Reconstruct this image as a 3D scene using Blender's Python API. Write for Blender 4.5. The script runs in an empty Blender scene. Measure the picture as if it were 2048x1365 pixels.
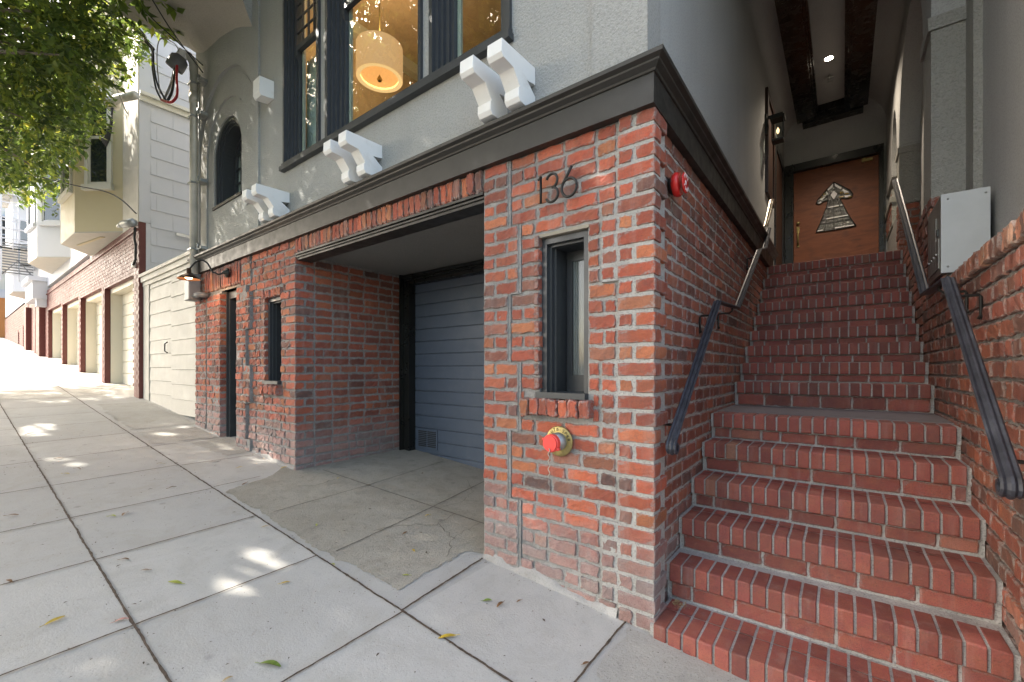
import bpy, bmesh, math, random
import numpy as np
from mathutils import Vector, Matrix, noise
random.seed(7); rng = np.random.default_rng(7)
R = math.radians
scene = bpy.context.scene
COL = scene.collection

# ------------------------------------------------------------------ camera
CAMZ = 1.33
cd = bpy.data.cameras.new('camera'); cam = bpy.data.objects.new('camera', cd); COL.objects.link(cam)
cam.location = (0, 0, CAMZ); cam.rotation_euler = (R(90), 0, R(37.31))
cd.sensor_width = 36; cd.lens = 36*868/2048; cd.shift_y = 56.5/2048; cd.clip_start = .05; cd.clip_end = 800
scene.camera = cam
# ------------------------------------------------------------------ light
SUN_AZ = (-.74, -.42); SUN_EL = R(43)
w = bpy.data.worlds.new('World'); scene.world = w; w.use_nodes = True
nt = w.node_tree; nt.nodes.clear()
o_ = nt.nodes.new('ShaderNodeOutputWorld'); b_ = nt.nodes.new('ShaderNodeBackground'); s_ = nt.nodes.new('ShaderNodeTexSky')
s_.sky_type = 'NISHITA'; s_.sun_disc = False; s_.sun_elevation = SUN_EL
s_.sun_rotation = math.atan2(SUN_AZ[0], SUN_AZ[1]); s_.dust_density = 3.0; s_.air_density = .9; s_.ozone_density = 1.0
b_.inputs[1].default_value = .15
wb = nt.nodes.new('ShaderNodeMix'); wb.data_type = 'RGBA'; wb.blend_type = 'MULTIPLY'; wb.inputs[0].default_value = 1; wb.inputs[7].default_value = (1.09, 1.0, .86, 1)
nt.links.new(s_.outputs[0], wb.inputs[6]); nt.links.new(wb.outputs[2], b_.inputs[0]); nt.links.new(b_.outputs[0], o_.inputs[0])
sl = bpy.data.lights.new('sun', 'SUN'); sl.energy = 2.0; sl.angle = R(.55); sl.color = (1, .94, .84)
so = bpy.data.objects.new('sun', sl); COL.objects.link(so)
n_ = math.hypot(*SUN_AZ)
sd = Vector((SUN_AZ[0]/n_*math.cos(SUN_EL), SUN_AZ[1]/n_*math.cos(SUN_EL), math.sin(SUN_EL)))
so.rotation_euler = sd.to_track_quat('Z', 'Y').to_euler()
scene.view_settings.view_transform = 'Standard'; scene.view_settings.look = 'None'
scene.view_settings.exposure = 2.6; scene.view_settings.gamma = 1.0

# ------------------------------------------------------------------ materials
MATS = {}
class NT:
    def __init__(s, name):
        s.m = bpy.data.materials.new(name); s.m.use_nodes = True; s.t = s.m.node_tree
        s.b = s.t.nodes['Principled BSDF']; MATS[name] = s.m
    def n(s, ty, **kw):
        x = s.t.nodes.new(ty)
        for k, v in kw.items():
            if k.startswith('i_'):
                key = k[2:]; key = int(key) if key.isdigit() else key
                x.inputs[key].default_value = v
            else: setattr(x, k, v)
        return x
    def l(s, a, b): s.t.links.new(a, b)
    def noise(s, scale, detail=4, rough=.6, vec=None, dist=0):
        x = s.n('ShaderNodeTexNoise'); x.inputs['Scale'].default_value = scale; x.inputs['Detail'].default_value = detail
        x.inputs['Roughness'].default_value = rough; x.inputs['Distortion'].default_value = dist
        if vec is None:
            if not hasattr(s, 'tc'): s.tc = s.n('ShaderNodeTexCoord')
            vec = s.tc.outputs['Object']
        s.l(vec, x.inputs['Vector']); return x.outputs['Fac']
    def coord(s, scale=(1, 1, 1)):
        if not hasattr(s, 'tc'): s.tc = s.n('ShaderNodeTexCoord')
        m = s.n('ShaderNodeMapping'); m.inputs['Scale'].default_value = scale
        s.l(s.tc.outputs['Object'], m.inputs['Vector']); return m.outputs[0]
    def ramp(s, fac, stops):
        x = s.n('ShaderNodeValToRGB'); e = x.color_ramp.elements
        while len(e) < len(stops): e.new(.5)
        for i, (p, c) in enumerate(stops):
            e[i].position = p; e[i].color = (*c, 1) if not isinstance(c, (int, float)) else (c, c, c, 1)
        s.l(fac, x.inputs[0]); return x.outputs[0]
    def mix(s, fac, a, b, mode='MIX'):
        x = s.n('ShaderNodeMix', data_type='RGBA', blend_type=mode)
        for i, v in ((0, fac), (6, a), (7, b)):
            if isinstance(v, (int, float)): x.inputs[i].default_value = v
            elif isinstance(v, tuple): x.inputs[i].default_value = (*v, 1) if len(v) == 3 else v
            else: s.l(v, x.inputs[i])
        return x.outputs[2]
    def math(s, op, a, b=0.):
        x = s.n('ShaderNodeMath', operation=op)
        for i, v in ((0, a), (1, b)):
            if isinstance(v, (int, float)): x.inputs[i].default_value = v
            else: s.l(v, x.inputs[i])
        return x.outputs[0]
    def bump(s, h, strength, dist=.01):
        x = s.n('ShaderNodeBump'); x.inputs['Strength'].default_value = strength; x.inputs['Distance'].default_value = dist
        s.l(h, x.inputs['Height'])
        if hasattr(s, 'lastb'): s.l(s.lastb, x.inputs['Normal'])
        s.lastb = x.outputs[0]; s.l(x.outputs[0], s.b.inputs['Normal'])
    def out(s, col=None, rough=.6, metal=0, **kw):
        if col is not None:
            if isinstance(col, tuple): s.b.inputs['Base Color'].default_value = (*col, 1)
            else: s.l(col, s.b.inputs['Base Color'])
        if isinstance(rough, (int, float)): s.b.inputs['Roughness'].default_value = rough
        else: s.l(rough, s.b.inputs['Roughness'])
        s.b.inputs['Metallic'].default_value = metal
        for k, v in kw.items(): s.b.inputs[k].default_value = v
        return s.m
def simple(name, col, rough=.5, metal=0, nz=.12, sc=8, bump=.0, bsc=60, **kw):
    t = NT(name)
    lo = tuple(c*(1-nz) for c in col); hi = tuple(min(1, c*(1+nz)) for c in col)
    c = t.ramp(t.noise(sc, 5), [(.3, lo), (.7, hi)])
    if bump: t.bump(t.noise(bsc, 3), bump, .004)
    return t.out(c, rough, metal, **kw)

def brick_mat(name, stops, dirt=.5, base_z=None, rough=.82, dk=.65, smear=.6):
    t = NT(name)
    at = t.n('ShaderNodeAttribute'); at.attribute_name = 'bc'
    sep = t.n('ShaderNodeSeparateColor'); t.l(at.outputs['Color'], sep.inputs[0])
    c = t.ramp(sep.outputs[0], stops)
    c = t.mix(t.ramp(t.noise(14, 5, .65, dist=.6), [(.42, 0.), (.8, .45)]), c, (.40, .15, .07))
    c = t.mix(t.ramp(t.noise(22, 6, .75), [(.5, 0.), (.72, dirt)]), c, (.10, .06, .05))
    v = t.math('MULTIPLY_ADD', sep.outputs[1], .5); v.node.inputs[2].default_value = .75
    hv = t.n('ShaderNodeHueSaturation'); t.l(v, hv.inputs['Value']); t.l(c, hv.inputs['Color']); c = hv.outputs[0]
    # pale mortar smears and lime specks on the faces
    sm = t.ramp(t.noise(45, 7, .8), [(.62, 0.), (.72, .4)])
    c = t.mix(sm, c, (.46, .40, .36))
    if base_z:
        geo = t.n('ShaderNodeNewGeometry'); sp = t.n('ShaderNodeSeparateXYZ'); t.l(geo.outputs['Position'], sp.inputs[0])
        # height above the sloping pavement
        h = t.math('ADD', sp.outputs[2], t.math('MULTIPLY', t.math('ADD', sp.outputs[0], .76), .082))
        h = t.math('ADD', h, t.math('MULTIPLY', t.noise(5, 5, .7), -.5))
        g = t.ramp(h, [(0., dk), (.12, dk*.55), (.3, 0.)])
        c = t.mix(g, c, t.mix(t.noise(30, 5), (.17, .13, .13), (.44, .40, .38)))
    sme = t.math('ADD', t.math('MULTIPLY', sep.outputs[2], .42), t.math('MULTIPLY', t.noise(38, 6, .75), .75))
    c = t.mix(t.ramp(sme, [(.74, 0.), (.82, smear)]), c, t.mix(t.noise(60, 4), (.16, .15, .14), (.42, .40, .37)))
    c = t.mix(t.ramp(t.noise(210, 3, .6), [(.34, .55), (.5, 0.)]), c, (.09, .045, .035))
    c = t.mix(t.ramp(t.noise(260, 2, .6), [(.64, 0.), (.74, .3)]), c, (.50, .36, .28))
    c = t.mix(t.ramp(t.noise(1., 5, .65, t.coord((11, 11, 1.1))), [(.54, 0.), (.78, .30)]), c, (.44, .37, .33))
    c = t.mix(t.ramp(t.noise(1.7, 4, .6), [(.45, 0.), (.72, .42)]), c, (.10, .055, .045))
    t.bump(t.noise(170, 5, .7), .7, .005); t.bump(t.noise(34, 4, .6), .5, .008)
    return t.out(c, rough)
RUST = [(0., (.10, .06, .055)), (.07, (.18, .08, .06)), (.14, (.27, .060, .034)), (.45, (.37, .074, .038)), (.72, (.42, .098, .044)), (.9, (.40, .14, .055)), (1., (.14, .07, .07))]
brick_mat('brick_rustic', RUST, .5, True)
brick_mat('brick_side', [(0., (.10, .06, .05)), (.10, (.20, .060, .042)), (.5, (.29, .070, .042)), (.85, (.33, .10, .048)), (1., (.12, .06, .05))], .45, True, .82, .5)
brick_mat('brick_step', [(0., (.20, .050, .042)), (.4, (.245, .058, .046)), (.97, (.285, .070, .052)), (1., (.34, .16, .10))], .25, False, rough=.62, smear=.35)
brick_mat('brick_dirty', [(0., (.12, .06, .05)), (.5, (.34, .12, .07)), (1., (.36, .2, .12))], .8, False)

def mortar_mat(name, white):
    t = NT(name); k = 1.75 if 'step' in name else 1.
    geo = t.n('ShaderNodeNewGeometry'); sp = t.n('ShaderNodeSeparateXYZ'); t.l(geo.outputs['Position'], sp.inputs[0])
    c = t.ramp(t.noise(9, 6, .7), [(.3, (.19*k, .185*k, .175*k)), (.7, (.31*k, .30*k, .285*k))])
    xx = t.math('ADD', sp.outputs[0], t.math('MULTIPLY', t.math('SUBTRACT', t.noise(4, 5, .7), .5), 1.2))
    g = t.ramp(t.math('MULTIPLY_ADD', xx, .5), [(0, 0.), (1, 1.)]) if False else None
    f = t.n('ShaderNodeMapRange'); f.inputs[1].default_value = -1.5; f.inputs[2].default_value = -.8; t.l(xx, f.inputs[0])
    f = t.math('MULTIPLY', f.outputs[0], white)
    c = t.mix(f, c, (.52, .50, .46))
    c = t.mix(t.ramp(t.noise(120, 4, .7), [(.35, .6), (.5, 0.)]), c, (.10, .095, .09))
    c = t.mix(t.ramp(t.noise(26, 6, .75), [(.52, 0.), (.66, .5)]), c, (.40, .38, .34))
    t.bump(t.noise(70, 6, .75), 1.0, .012)
    return t.out(c, .95)
mortar_mat('mortar_front', .8); mortar_mat('mortar_grey', .12)

def stucco(name, col, scale=70, b=1.0, dist=.012):
    t = NT(name)
    c = t.mix(t.ramp(t.noise(1.3, 4), [(.35, .0), (.7, .35)]), col, tuple(x*.82 for x in col))
    c = t.mix(t.ramp(t.noise(90, 3, .5), [(.35, .45), (.5, 0.)]), c, tuple(x*.55 for x in col))
    c = t.mix(t.ramp(t.noise(1., 5, .6, t.coord((7, 7, .35))), [(.5, 0.), (.75, .22)]), c, tuple(x*.6 for x in col))
    c = t.mix(t.ramp(t.noise(.7, 3, .5), [(.5, 0.), (.62, .16)]), c, tuple(min(1, x*1.25) for x in col))
    h = t.noise(scale, 3, .55); h2 = t.noise(scale*2.7, 2, .5)
    t.bump(t.math('ADD', h, t.math('MULTIPLY', h2, .4)), b, dist)
    return t.out(c, .8)
stucco('stucco_grey', (.335, .335, .315), 62, .75)
stucco('stucco_porch', (.37, .375, .365), 80, .5)
stucco('stucco_heavy', (.30, .30, .27), 42, 1.0, .02)
stucco('stucco_soffit', (.42, .38, .33), 60, .6)
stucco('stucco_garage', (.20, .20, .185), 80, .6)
def paint(name, col, rough=.42, wear=.25, wcol=None, bsc=35):
    t = NT(name)
    wcol = wcol or tuple(min(1, x*2.2+.03) for x in col)
    c = t.mix(t.ramp(t.noise(6, 6, .7), [(.55, 0.), (.75, wear)]), col, wcol)
    c = t.mix(t.ramp(t.noise(30, 6, .8), [(.68, 0.), (.72, wear)]), c, tuple(x*.5 for x in col))
    r = t.ramp(t.noise(9, 4), [(.3, rough-.08), (.7, rough+.15)])
    t.bump(t.noise(bsc, 4), .12, .004)
    return t.out(c, r)
paint('trim_olive', (.022, .020, .017), .45, .10, (.09, .085, .075)); paint('trim_charcoal', (.036, .039, .042), .38, .2, (.10, .105, .11))
paint('trim_black', (.010, .011, .010), .3, .1); paint('beam_black', (.006, .006, .005), .22, .05)
paint('door_blue', (.062, .082, .115), .5, .35, (.11, .13, .16)); paint('white_paint', (.74, .73, .70), .55, .4, (.48, .43, .36))
paint('wood_sill', (.25, .22, .17), .7, .4)
paint('cream_door', (.66, .61, .50), .5, .12, (.5, .45, .36)); paint('cream_paint', (.44, .42, .37), .6, .12, (.55, .48, .36)); paint('cream_shade', (.62, .60, .52), .6, .15, (.4, .38, .33))
paint('yellow_paint', (.50, .43, .27), .55, .1, (.5, .42, .26)); paint('white_house', (.52, .53, .56), .55, .08, (.6, .6, .6))
paint('maroon_paint', (.105, .022, .017), .5, .10, (.3, .12, .1)); paint('orange_brick_far', (.48, .20, .06), .7, .2)
paint('shingle_paint', (.54, .55, .585), .6, .15, (.42, .41, .38)); paint('red_paint', (.62, .025, .02), .25, .05, (.7, .1, .08))
simple('steel_pipe', (.46, .44, .38), .45, .25, .2, 5, .1); simple('grey_box', (.16, .165, .17), .45, .1, .15)
simple('iron_rail', (.040, .043, .054), .45, .25, .4, 18, .15); simple('steel_worn', (.20, .17, .13), .3, .8, .4, 20)
simple('black_iron', (.015, .015, .013), .45, .3, .3); simple('brass', (.34, .27, .11), .42, .75, .3, 30)
simple('galvanised', (.33, .34, .33), .4, .7, .2, 30); simple('cap_red', (.75, .06, .05), .35, 0, .1)
simple('mailbox_paint', (.42, .45, .46), .4, .05, .05); simple('mailbox_alu', (.20, .20, .185), .38, .4, .15)
simple('wire_black', (.012, .013, .015), .5); simple('wire_grey', (.30, .28, .25), .6); simple('wire_red', (.45, .02, .03), .4)
simple('wire_bare', (.32, .28, .24), .4, .5); simple('copper_shade', (.08, .045, .03), .35, .6, .3)
simple('interior_wall', (.50, .38, .25), .8); simple('interior_ceiling', (.55, .42, .28), .8); simple('curtain', (.72, .74, .74), .8)
simple('dark_void', (.02, .02, .02), .8); simple('frosted_bulb', (.8, .8, .8), .3)
simple('bark', (.22, .18, .14), .9, 0, .5, 12, .8, 25); simple('wood_trim_dark', (.035, .016, .01), .4)
simple('asphalt', (.05, .05, .05), .9, 0, .3, 30, .5, 120)
simple('chain', (.45, .40, .34), .4, .6); simple('bell_white', (.75, .6, .6), .4)
def leafm(name, cols, tr=.5):
    t = NT(name)
    at = t.n('ShaderNodeAttribute'); at.attribute_name = 'bc'
    sep = t.n('ShaderNodeSeparateColor'); t.l(at.outputs['Color'], sep.inputs[0])
    c = t.ramp(sep.outputs[0], cols)
    t.out(c, .38)
    tl = t.n('ShaderNodeBsdfTranslucent'); hs = t.n('ShaderNodeHueSaturation'); hs.inputs['Value'].default_value = 1.9; hs.inputs['Hue'].default_value = .485
    t.l(c, hs.inputs['Color']); t.l(hs.outputs[0], tl.inputs[0])
    ms = t.n('ShaderNodeMixShader'); ms.inputs[0].default_value = tr
    t.l(t.b.outputs[0], ms.inputs[1]); t.l(tl.outputs[0], ms.inputs[2])
    t.l(ms.outputs[0], t.t.nodes['Material Output'].inputs[0])
    return t.m
leafm('leaf', [(0, (.045, .080, .018)), (.45, (.10, .155, .028)), (.8, (.20, .26, .040)), (1, (.33, .33, .05))])
for nm, c in (('leaf_yellow', (.42, .30, .03)), ('leaf_green', (.13, .20, .03)), ('leaf_brown', (.16, .08, .03)), ('leaf_pink', (.45, .22, .18)), ('leaf_tan', (.35, .26, .13)), ('leaf_olive', (.30, .33, .05))):
    simple(nm, c, .6, 0, .3, 60)
def glass(name, tint=(.9, .95, .93), a=.12, rough=0.0):
    # clear pane: see-through with a mirror coat
    t = NT(name); t.t.nodes.remove(t.b)
    tr = t.n('ShaderNodeBsdfTransparent'); tr.inputs[0].default_value = (*tint, 1)
    gl = t.n('ShaderNodeBsdfGlossy'); gl.inputs['Roughness'].default_value = rough
    fr = t.n('ShaderNodeFresnel'); fr.inputs[0].default_value = 1.5
    f = t.math('ADD', fr.outputs[0], a)
    gg = t.n('ShaderNodeNewGeometry'); f = t.math('MULTIPLY', f, t.math('SUBTRACT', 1., gg.outputs['Backfacing']))
    bp = t.n('ShaderNodeBump'); bp.inputs['Strength'].default_value = .25; bp.inputs['Distance'].default_value = .01
    t.l(t.noise(5.5, 2, .4), bp.inputs['Height']); t.l(bp.outputs[0], gl.inputs['Normal'])
    ms = t.n('ShaderNodeMixShader'); t.l(f, ms.inputs[0]); t.l(tr.outputs[0], ms.inputs[1]); t.l(gl.outputs[0], ms.inputs[2])
    t.l(ms.outputs[0], t.t.nodes['Material Output'].inputs[0]); return t.m
glass('window_glass', a=.13)
glass('lantern_glass', a=.02)
t = NT('fluted_glass')
wv = t.n('ShaderNodeTexWave'); wv.inputs['Scale'].default_value = 20; wv.bands_direction = 'X'; wv.wave_profile = 'SIN'
t.l(t.coord(), wv.inputs['Vector']); t.bump(wv.outputs['Fac'], 1.0, .01)
t.out((.24, .27, .26), .12, .0, **{'Specular IOR Level': 1.0, 'Coat Weight': 1.0, 'Coat Roughness': .08})
t = NT('dark_glass'); t.out((.02, .025, .028), .05, 0, **{'Specular IOR Level': .9})
t = NT('lead_glass'); t.bump(t.noise(40, 3), .8, .02); t.out((.15, .15, .145), .15, .5)
t = NT('amber_glass'); t.out((.6, .42, .08), .15, .4)
def emis(name, col, st, base=(.8, .8, .8)):
    t = NT(name); t.out(base, .5); t.b.inputs['Emission Color'].default_value = (*col, 1); t.b.inputs['Emission Strength'].default_value = st
emis('lamp_bulb', (1, .72, .38), 6); emis('downlight_lens', (1, .86, .66), 14); emis('lamp_fabric', (1, .52, .22), .13, (.75, .6, .42)); emis('lamp_liner', (1, .45, .15), .16, (.8, .6, .35))
emis('lamp_rim', (1, .6, .25), .22, (.8, .65, .45))
emis('silver_pane', (1, 1, 1), 0.0, (.85, .85, .85))
emis('barn_bulb', (1, .55, .25), 5); emis('lantern_bulb', (1, .6, .3), .5)
# plywood door
t = NT('door_wood')
nz = t.noise(2.4, 6, .6, t.coord((1.2, 1, 5)), 1.5)
c = t.ramp(nz, [(.3, (.10, .028, .008)), (.5, (.165, .046, .013)), (.7, (.20, .062, .02))])
c = t.mix(t.ramp(t.noise(3.3, 2, .4), [(.62, 0), (.72, .6)]), c, (.07, .022, .01))
t.bump(nz, .1, .004); t.out(c, .5)
# concrete
def conc(name, c1, c2, speck, sp_amt, bumpn=.5, bs=90, stain=.3):
    t = NT(name)
    c = t.ramp(t.noise(1.1, 6, .65), [(.3, c1), (.7, c2)])
    at = t.n('ShaderNodeAttribute'); at.attribute_name = 'bc'; sp_ = t.n('ShaderNodeSeparateColor'); t.l(at.outputs['Color'], sp_.inputs[0])
    c = t.mix(t.math('MULTIPLY', sp_.outputs[0], .5), c, tuple(x*.72 for x in c1))
    c = t.mix(t.ramp(t.noise(2.7, 6, .7, None, 1.2), [(.48, 0.), (.70, .45)]), c, tuple(x*q for x, q in zip(c1, (.80, .77, .70))))
    vg = t.n('ShaderNodeTexVoronoi'); vg.inputs['Scale'].default_value = 3.1; t.l(t.coord(), vg.inputs['Vector'])
    c = t.mix(t.ramp(vg.outputs['Distance'], [(.045, .42), (.085, 0.)]), c, tuple(x*.45 for x in c1))
    c = t.mix(t.ramp(t.noise(7, 6, .7), [(.52, 0.), (.75, stain)]), c, tuple(x*.72 for x in c1))
    c = t.mix(t.ramp(t.noise(28, 4, .6), [(.66, 0.), (.72, stain)]), c, (.22, .19, .15))
    c = t.mix(t.ramp(t.noise(13, 5, .7, None, .8), [(.60, 0.), (.70, .5*stain)]), c, tuple(x*.62 for x in c1))
    c = t.mix(t.ramp(t.noise(160, 3, .6), [(.30, sp_amt), (.44, 0.)]), c, speck)
    vo = t.n('ShaderNodeTexVoronoi'); vo.inputs['Scale'].default_value = 34; t.l(t.coord(), vo.inputs['Vector'])
    pit = t.ramp(vo.outputs['Distance'], [(.06, .75*sp_amt), (.13, 0.)])
    c = t.mix(pit, c, tuple(x*.35 for x in speck))
    t.bump(t.noise(bs, 5, .7), bumpn, .006); t.bump(pit, -.4*sp_amt, .006)
    return t.out(c, .88)
conc('concrete_pale', (.405, .392, .362), (.475, .462, .43), (.25, .24, .22), .45, .4)
conc('concrete_old', (.275, .255, .21), (.35, .325, .27), (.12, .10, .08), .9, .9, 60, .75)
conc('concrete_skirt', (.22, .21, .20), (.40, .385, .36), (.16, .15, .14), .7, 1.0, 40, .5)
conc('concrete_landing', (.15, .13, .13), (.19, .16, .165), (.08, .07, .07), .4, .3)
conc('street_asphalt', (.05, .05, .05), (.07, .07, .068), (.02, .02, .02), .6, .8)
conc('concrete_mid', (.33, .315, .28), (.41, .395, .36), (.18, .16, .13), .7, .8, 70, .4)
mortar_mat('mortar_step', 0.)
simple('joint_dirt', (.085, .06, .042), .95, 0, .5, 40, .6, 150); simple('joint_fine', (.14, .125, .10), .95, 0, .4, 40, .6)

# ------------------------------------------------------------------ mesh builders
def M(n): return MATS[n]
class MB:
    def __init__(s): s.v = []; s.f = []; s.mi = []; s.c = []; s.n = 0; s.sm = []
    def add(s, v, f, mi=0, c=None, sm=False):
        v = np.asarray(v, float).reshape(-1, 3); s.v.append(v)
        for q in f: s.f.append(tuple(i+s.n for i in q)); s.mi.append(mi); s.sm.append(sm)
        cc = np.zeros((len(v), 4)); cc[:, 3] = 1
        if c is not None: cc[:, :3] = c
        s.c.append(cc); s.n += len(v)
    def box(s, a, b, mi=0, M4=None, bev=0):
        (x0, y0, z0), (x1, y1, z1) = [tuple(min(p, q) for p, q in zip(a, b)), tuple(max(p, q) for p, q in zip(a, b))]
        if bev:
            bm = bmesh.new(); bmesh.ops.create_cube(bm, size=1)
            for v in bm.verts: v.co = Vector(((x0+x1)/2+v.co.x*(x1-x0), (y0+y1)/2+v.co.y*(y1-y0), (z0+z1)/2+v.co.z*(z1-z0)))
            bmesh.ops.bevel(bm, geom=bm.edges[:], offset=min(bev, .49*min(x1-x0, y1-y0, z1-z0)), segments=2, affect='EDGES', profile=.5)
            s.bm(bm, mi, M4); return
        v = [(x, y, z) for x in (x0, x1) for y in (y0, y1) for z in (z0, z1)]
        if M4 is not None: v = [tuple(M4 @ Vector(p)) for p in v]
        s.add(v, [(0, 1, 3, 2), (4, 6, 7, 5), (0, 4, 5, 1), (2, 3, 7, 6), (0, 2, 6, 4), (1, 5, 7, 3)], mi)
    def bm(s, bm, mi=0, M4=None, sm=False):
        bm.verts.index_update()
        v = [tuple((M4 @ x.co) if M4 is not None else x.co) for x in bm.verts]
        s.add(v, [tuple(x.index for x in f.verts) for f in bm.faces], mi, None, sm); bm.free()
    def prism(s, pts, d, mi=0):
        """polygon (list of 3d points) extruded by vector d"""
        n = len(pts); d = np.array(d, float); p = np.array(pts, float)
        s.add(np.vstack([p, p+d]), [tuple(range(n))[::-1], tuple(range(n, 2*n))]+[(i, (i+1) % n, n+(i+1) % n, n+i) for i in range(n)], mi)
    def tube(s, pts, r, k=8, mi=0, cap=True, sm=True):
        pts = [Vector(p) for p in pts]; rs = r if isinstance(r, (list, tuple)) else [r]*len(pts)
        vv = []; up = None
        for i, p in enumerate(pts):
            t = (pts[min(i+1, len(pts)-1)]-pts[max(i-1, 0)]).normalized()
            if up is None: up = Vector((0, 0, 1)) if abs(t.z) < .9 else Vector((1, 0, 0))
            a = t.cross(up).normalized(); b = a.cross(t).normalized(); up = b
            for j in range(k):
                an = 2*math.pi*j/k; vv.append(tuple(p+(a*math.cos(an)+b*math.sin(an))*rs[i]))
        f = [(i*k+j, i*k+(j+1) % k, (i+1)*k+(j+1) % k, (i+1)*k+j) for i in range(len(pts)-1) for j in range(k)]
        if cap: f += [tuple(range(k))[::-1], tuple(range((len(pts)-1)*k, len(pts)*k))]
        s.add(vv, f, mi, None, sm)
    def lathe(s, prof, k, M4, mi=0, sm=True):
        """prof [(r,h)] spun about local Z"""
        vv = []
        for r, h in prof:
            for j in range(k):
                a = 2*math.pi*j/k; vv.append(tuple(M4 @ Vector((r*math.cos(a), r*math.sin(a), h))))
        f = [(i*k+j, i*k+(j+1) % k, (i+1)*k+(j+1) % k, (i+1)*k+j) for i in range(len(prof)-1) for j in range(k)]
        s.add(vv, f, mi, None, sm)
    def sweep(s, pts, prof, mi=0, side=Vector((1, 0, 0)), caps=True):
        """sweep a closed 2d profile (side, normal) along a path lying in a plane perpendicular to side"""
        pts = [Vector(p) for p in pts]; k = len(prof); vv = []
        for i, p in enumerate(pts):
            a = (pts[i]-pts[i-1]).normalized() if i else None; b = (pts[i+1]-pts[i]).normalized() if i < len(pts)-1 else None
            a = a or b; b = b or a; t = (a+b).normalized(); sc = 1/max(.5, t.dot(a))
            nn = side.cross(t).normalized()
            for (u, v) in prof: vv.append(tuple(p+side*u+nn*v*sc))
        f = [(i*k+j, i*k+(j+1) % k, (i+1)*k+(j+1) % k, (i+1)*k+j) for i in range(len(pts)-1) for j in range(k)]
        if caps: f += [tuple(range(k))[::-1], tuple(range((len(pts)-1)*k, len(pts)*k))]
        s.add(vv, f, mi)
    def grid(s, P, mi=0, sm=False):
        """P[i][j] 3d points"""
        n, m = len(P), len(P[0])
        s.add([p for r in P for p in r], [(i*m+j, i*m+j+1, (i+1)*m+j+1, (i+1)*m+j) for i in range(n-1) for j in range(m-1)], mi, None, sm)
    def build(s, name, mats, parent=None, loc=None):
        me = bpy.data.meshes.new(name); v = np.vstack(s.v)
        if loc is not None: v = v-np.array(loc)
        me.from_pydata(v.tolist(), [], s.f)
        for m in (mats if isinstance(mats, (list, tuple)) else [mats]): me.materials.append(M(m))
        me.polygons.foreach_set('material_index', s.mi); me.polygons.foreach_set('use_smooth', s.sm)
        at = me.color_attributes.new('bc', 'FLOAT_COLOR', 'POINT'); at.data.foreach_set('color', np.vstack(s.c).ravel())
        bm = bmesh.new(); bm.from_mesh(me); bmesh.ops.recalc_face_normals(bm, faces=bm.faces[:]) if len(s.f) < 60000 else None
        bm.to_mesh(me); bm.free(); me.update()
        o = bpy.data.objects.new(name, me); COL.objects.link(o)
        if loc is not None: o.location = loc
        if parent is not None:
            o.parent = parent
            if loc is None: o.matrix_parent_inverse = Matrix.Translation(parent.location).inverted() if parent.type == 'EMPTY' and parent.parent is None else parent.matrix_parent_inverse.copy() @ Matrix() if False else invw(parent)
        return o
def invw(p):
    m = Matrix.Identity(4); q = p
    chain = []
    while q is not None: chain.append(q); q = q.parent
    for q in reversed(chain): m = m @ q.matrix_parent_inverse @ Matrix.LocRotScale(q.location, q.rotation_euler, q.scale)
    return m.inverted()
def tag(o, label=None, cat=None, group=None, kind=None):
    for k, v in (('label', label), ('category', cat), ('group', group), ('kind', kind)):
        if v: o[k] = v
    return o
def empty(name, loc, label, cat, group=None):
    o = bpy.data.objects.new(name, None); COL.objects.link(o); o.location = loc; o.empty_display_size = .2
    return tag(o, label, cat, group)
def one(name, fn, mats, parent=None):
    b = MB(); fn(b); return b.build(name, mats, parent)
def boxes(name, lst, mats, parent=None, bev=0):
    b = MB()
    for x in lst: b.box(x[0], x[1], x[2] if len(x) > 2 else 0, None, bev)
    return b.build(name, mats, parent)

# brick template: rounded slab, front at n=0, body behind
def _tmpl():
    U = [-1, -.94, -.72, -.42, -.1, .2, .5, .78, .94, 1]; V = [-1, -.84, -.3, .3, .84, 1]
    vs = []; fs = []
    for v in V:
        for u in U:
            eu = abs(u) > .99; ev = abs(v) > .99
            vs.append((u*(.985 if ev else 1), v*(.95 if eu else 1), 1. if (eu or ev) else 0.))
    nu, nv = len(U), len(V)
    for j in range(nv-1):
        for i in range(nu-1): a = j*nu+i; fs.append((a, a+1, a+nu+1, a+nu))
    ring = [i for i in range(nu)]+[nu*j+nu-1 for j in range(1, nv)]+[nu*(nv-1)+i for i in range(nu-2, -1, -1)]+[nu*j for j in range(nv-2, 0, -1)]
    base = len(vs)
    for k in ring: vs.append((vs[k][0], vs[k][1], 2.))
    m = len(ring)
    for k in range(m): fs.append((ring[k], base+k, base+(k+1) % m, ring[(k+1) % m]))
    return np.array(vs), fs
BT, BF = _tmpl()
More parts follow.
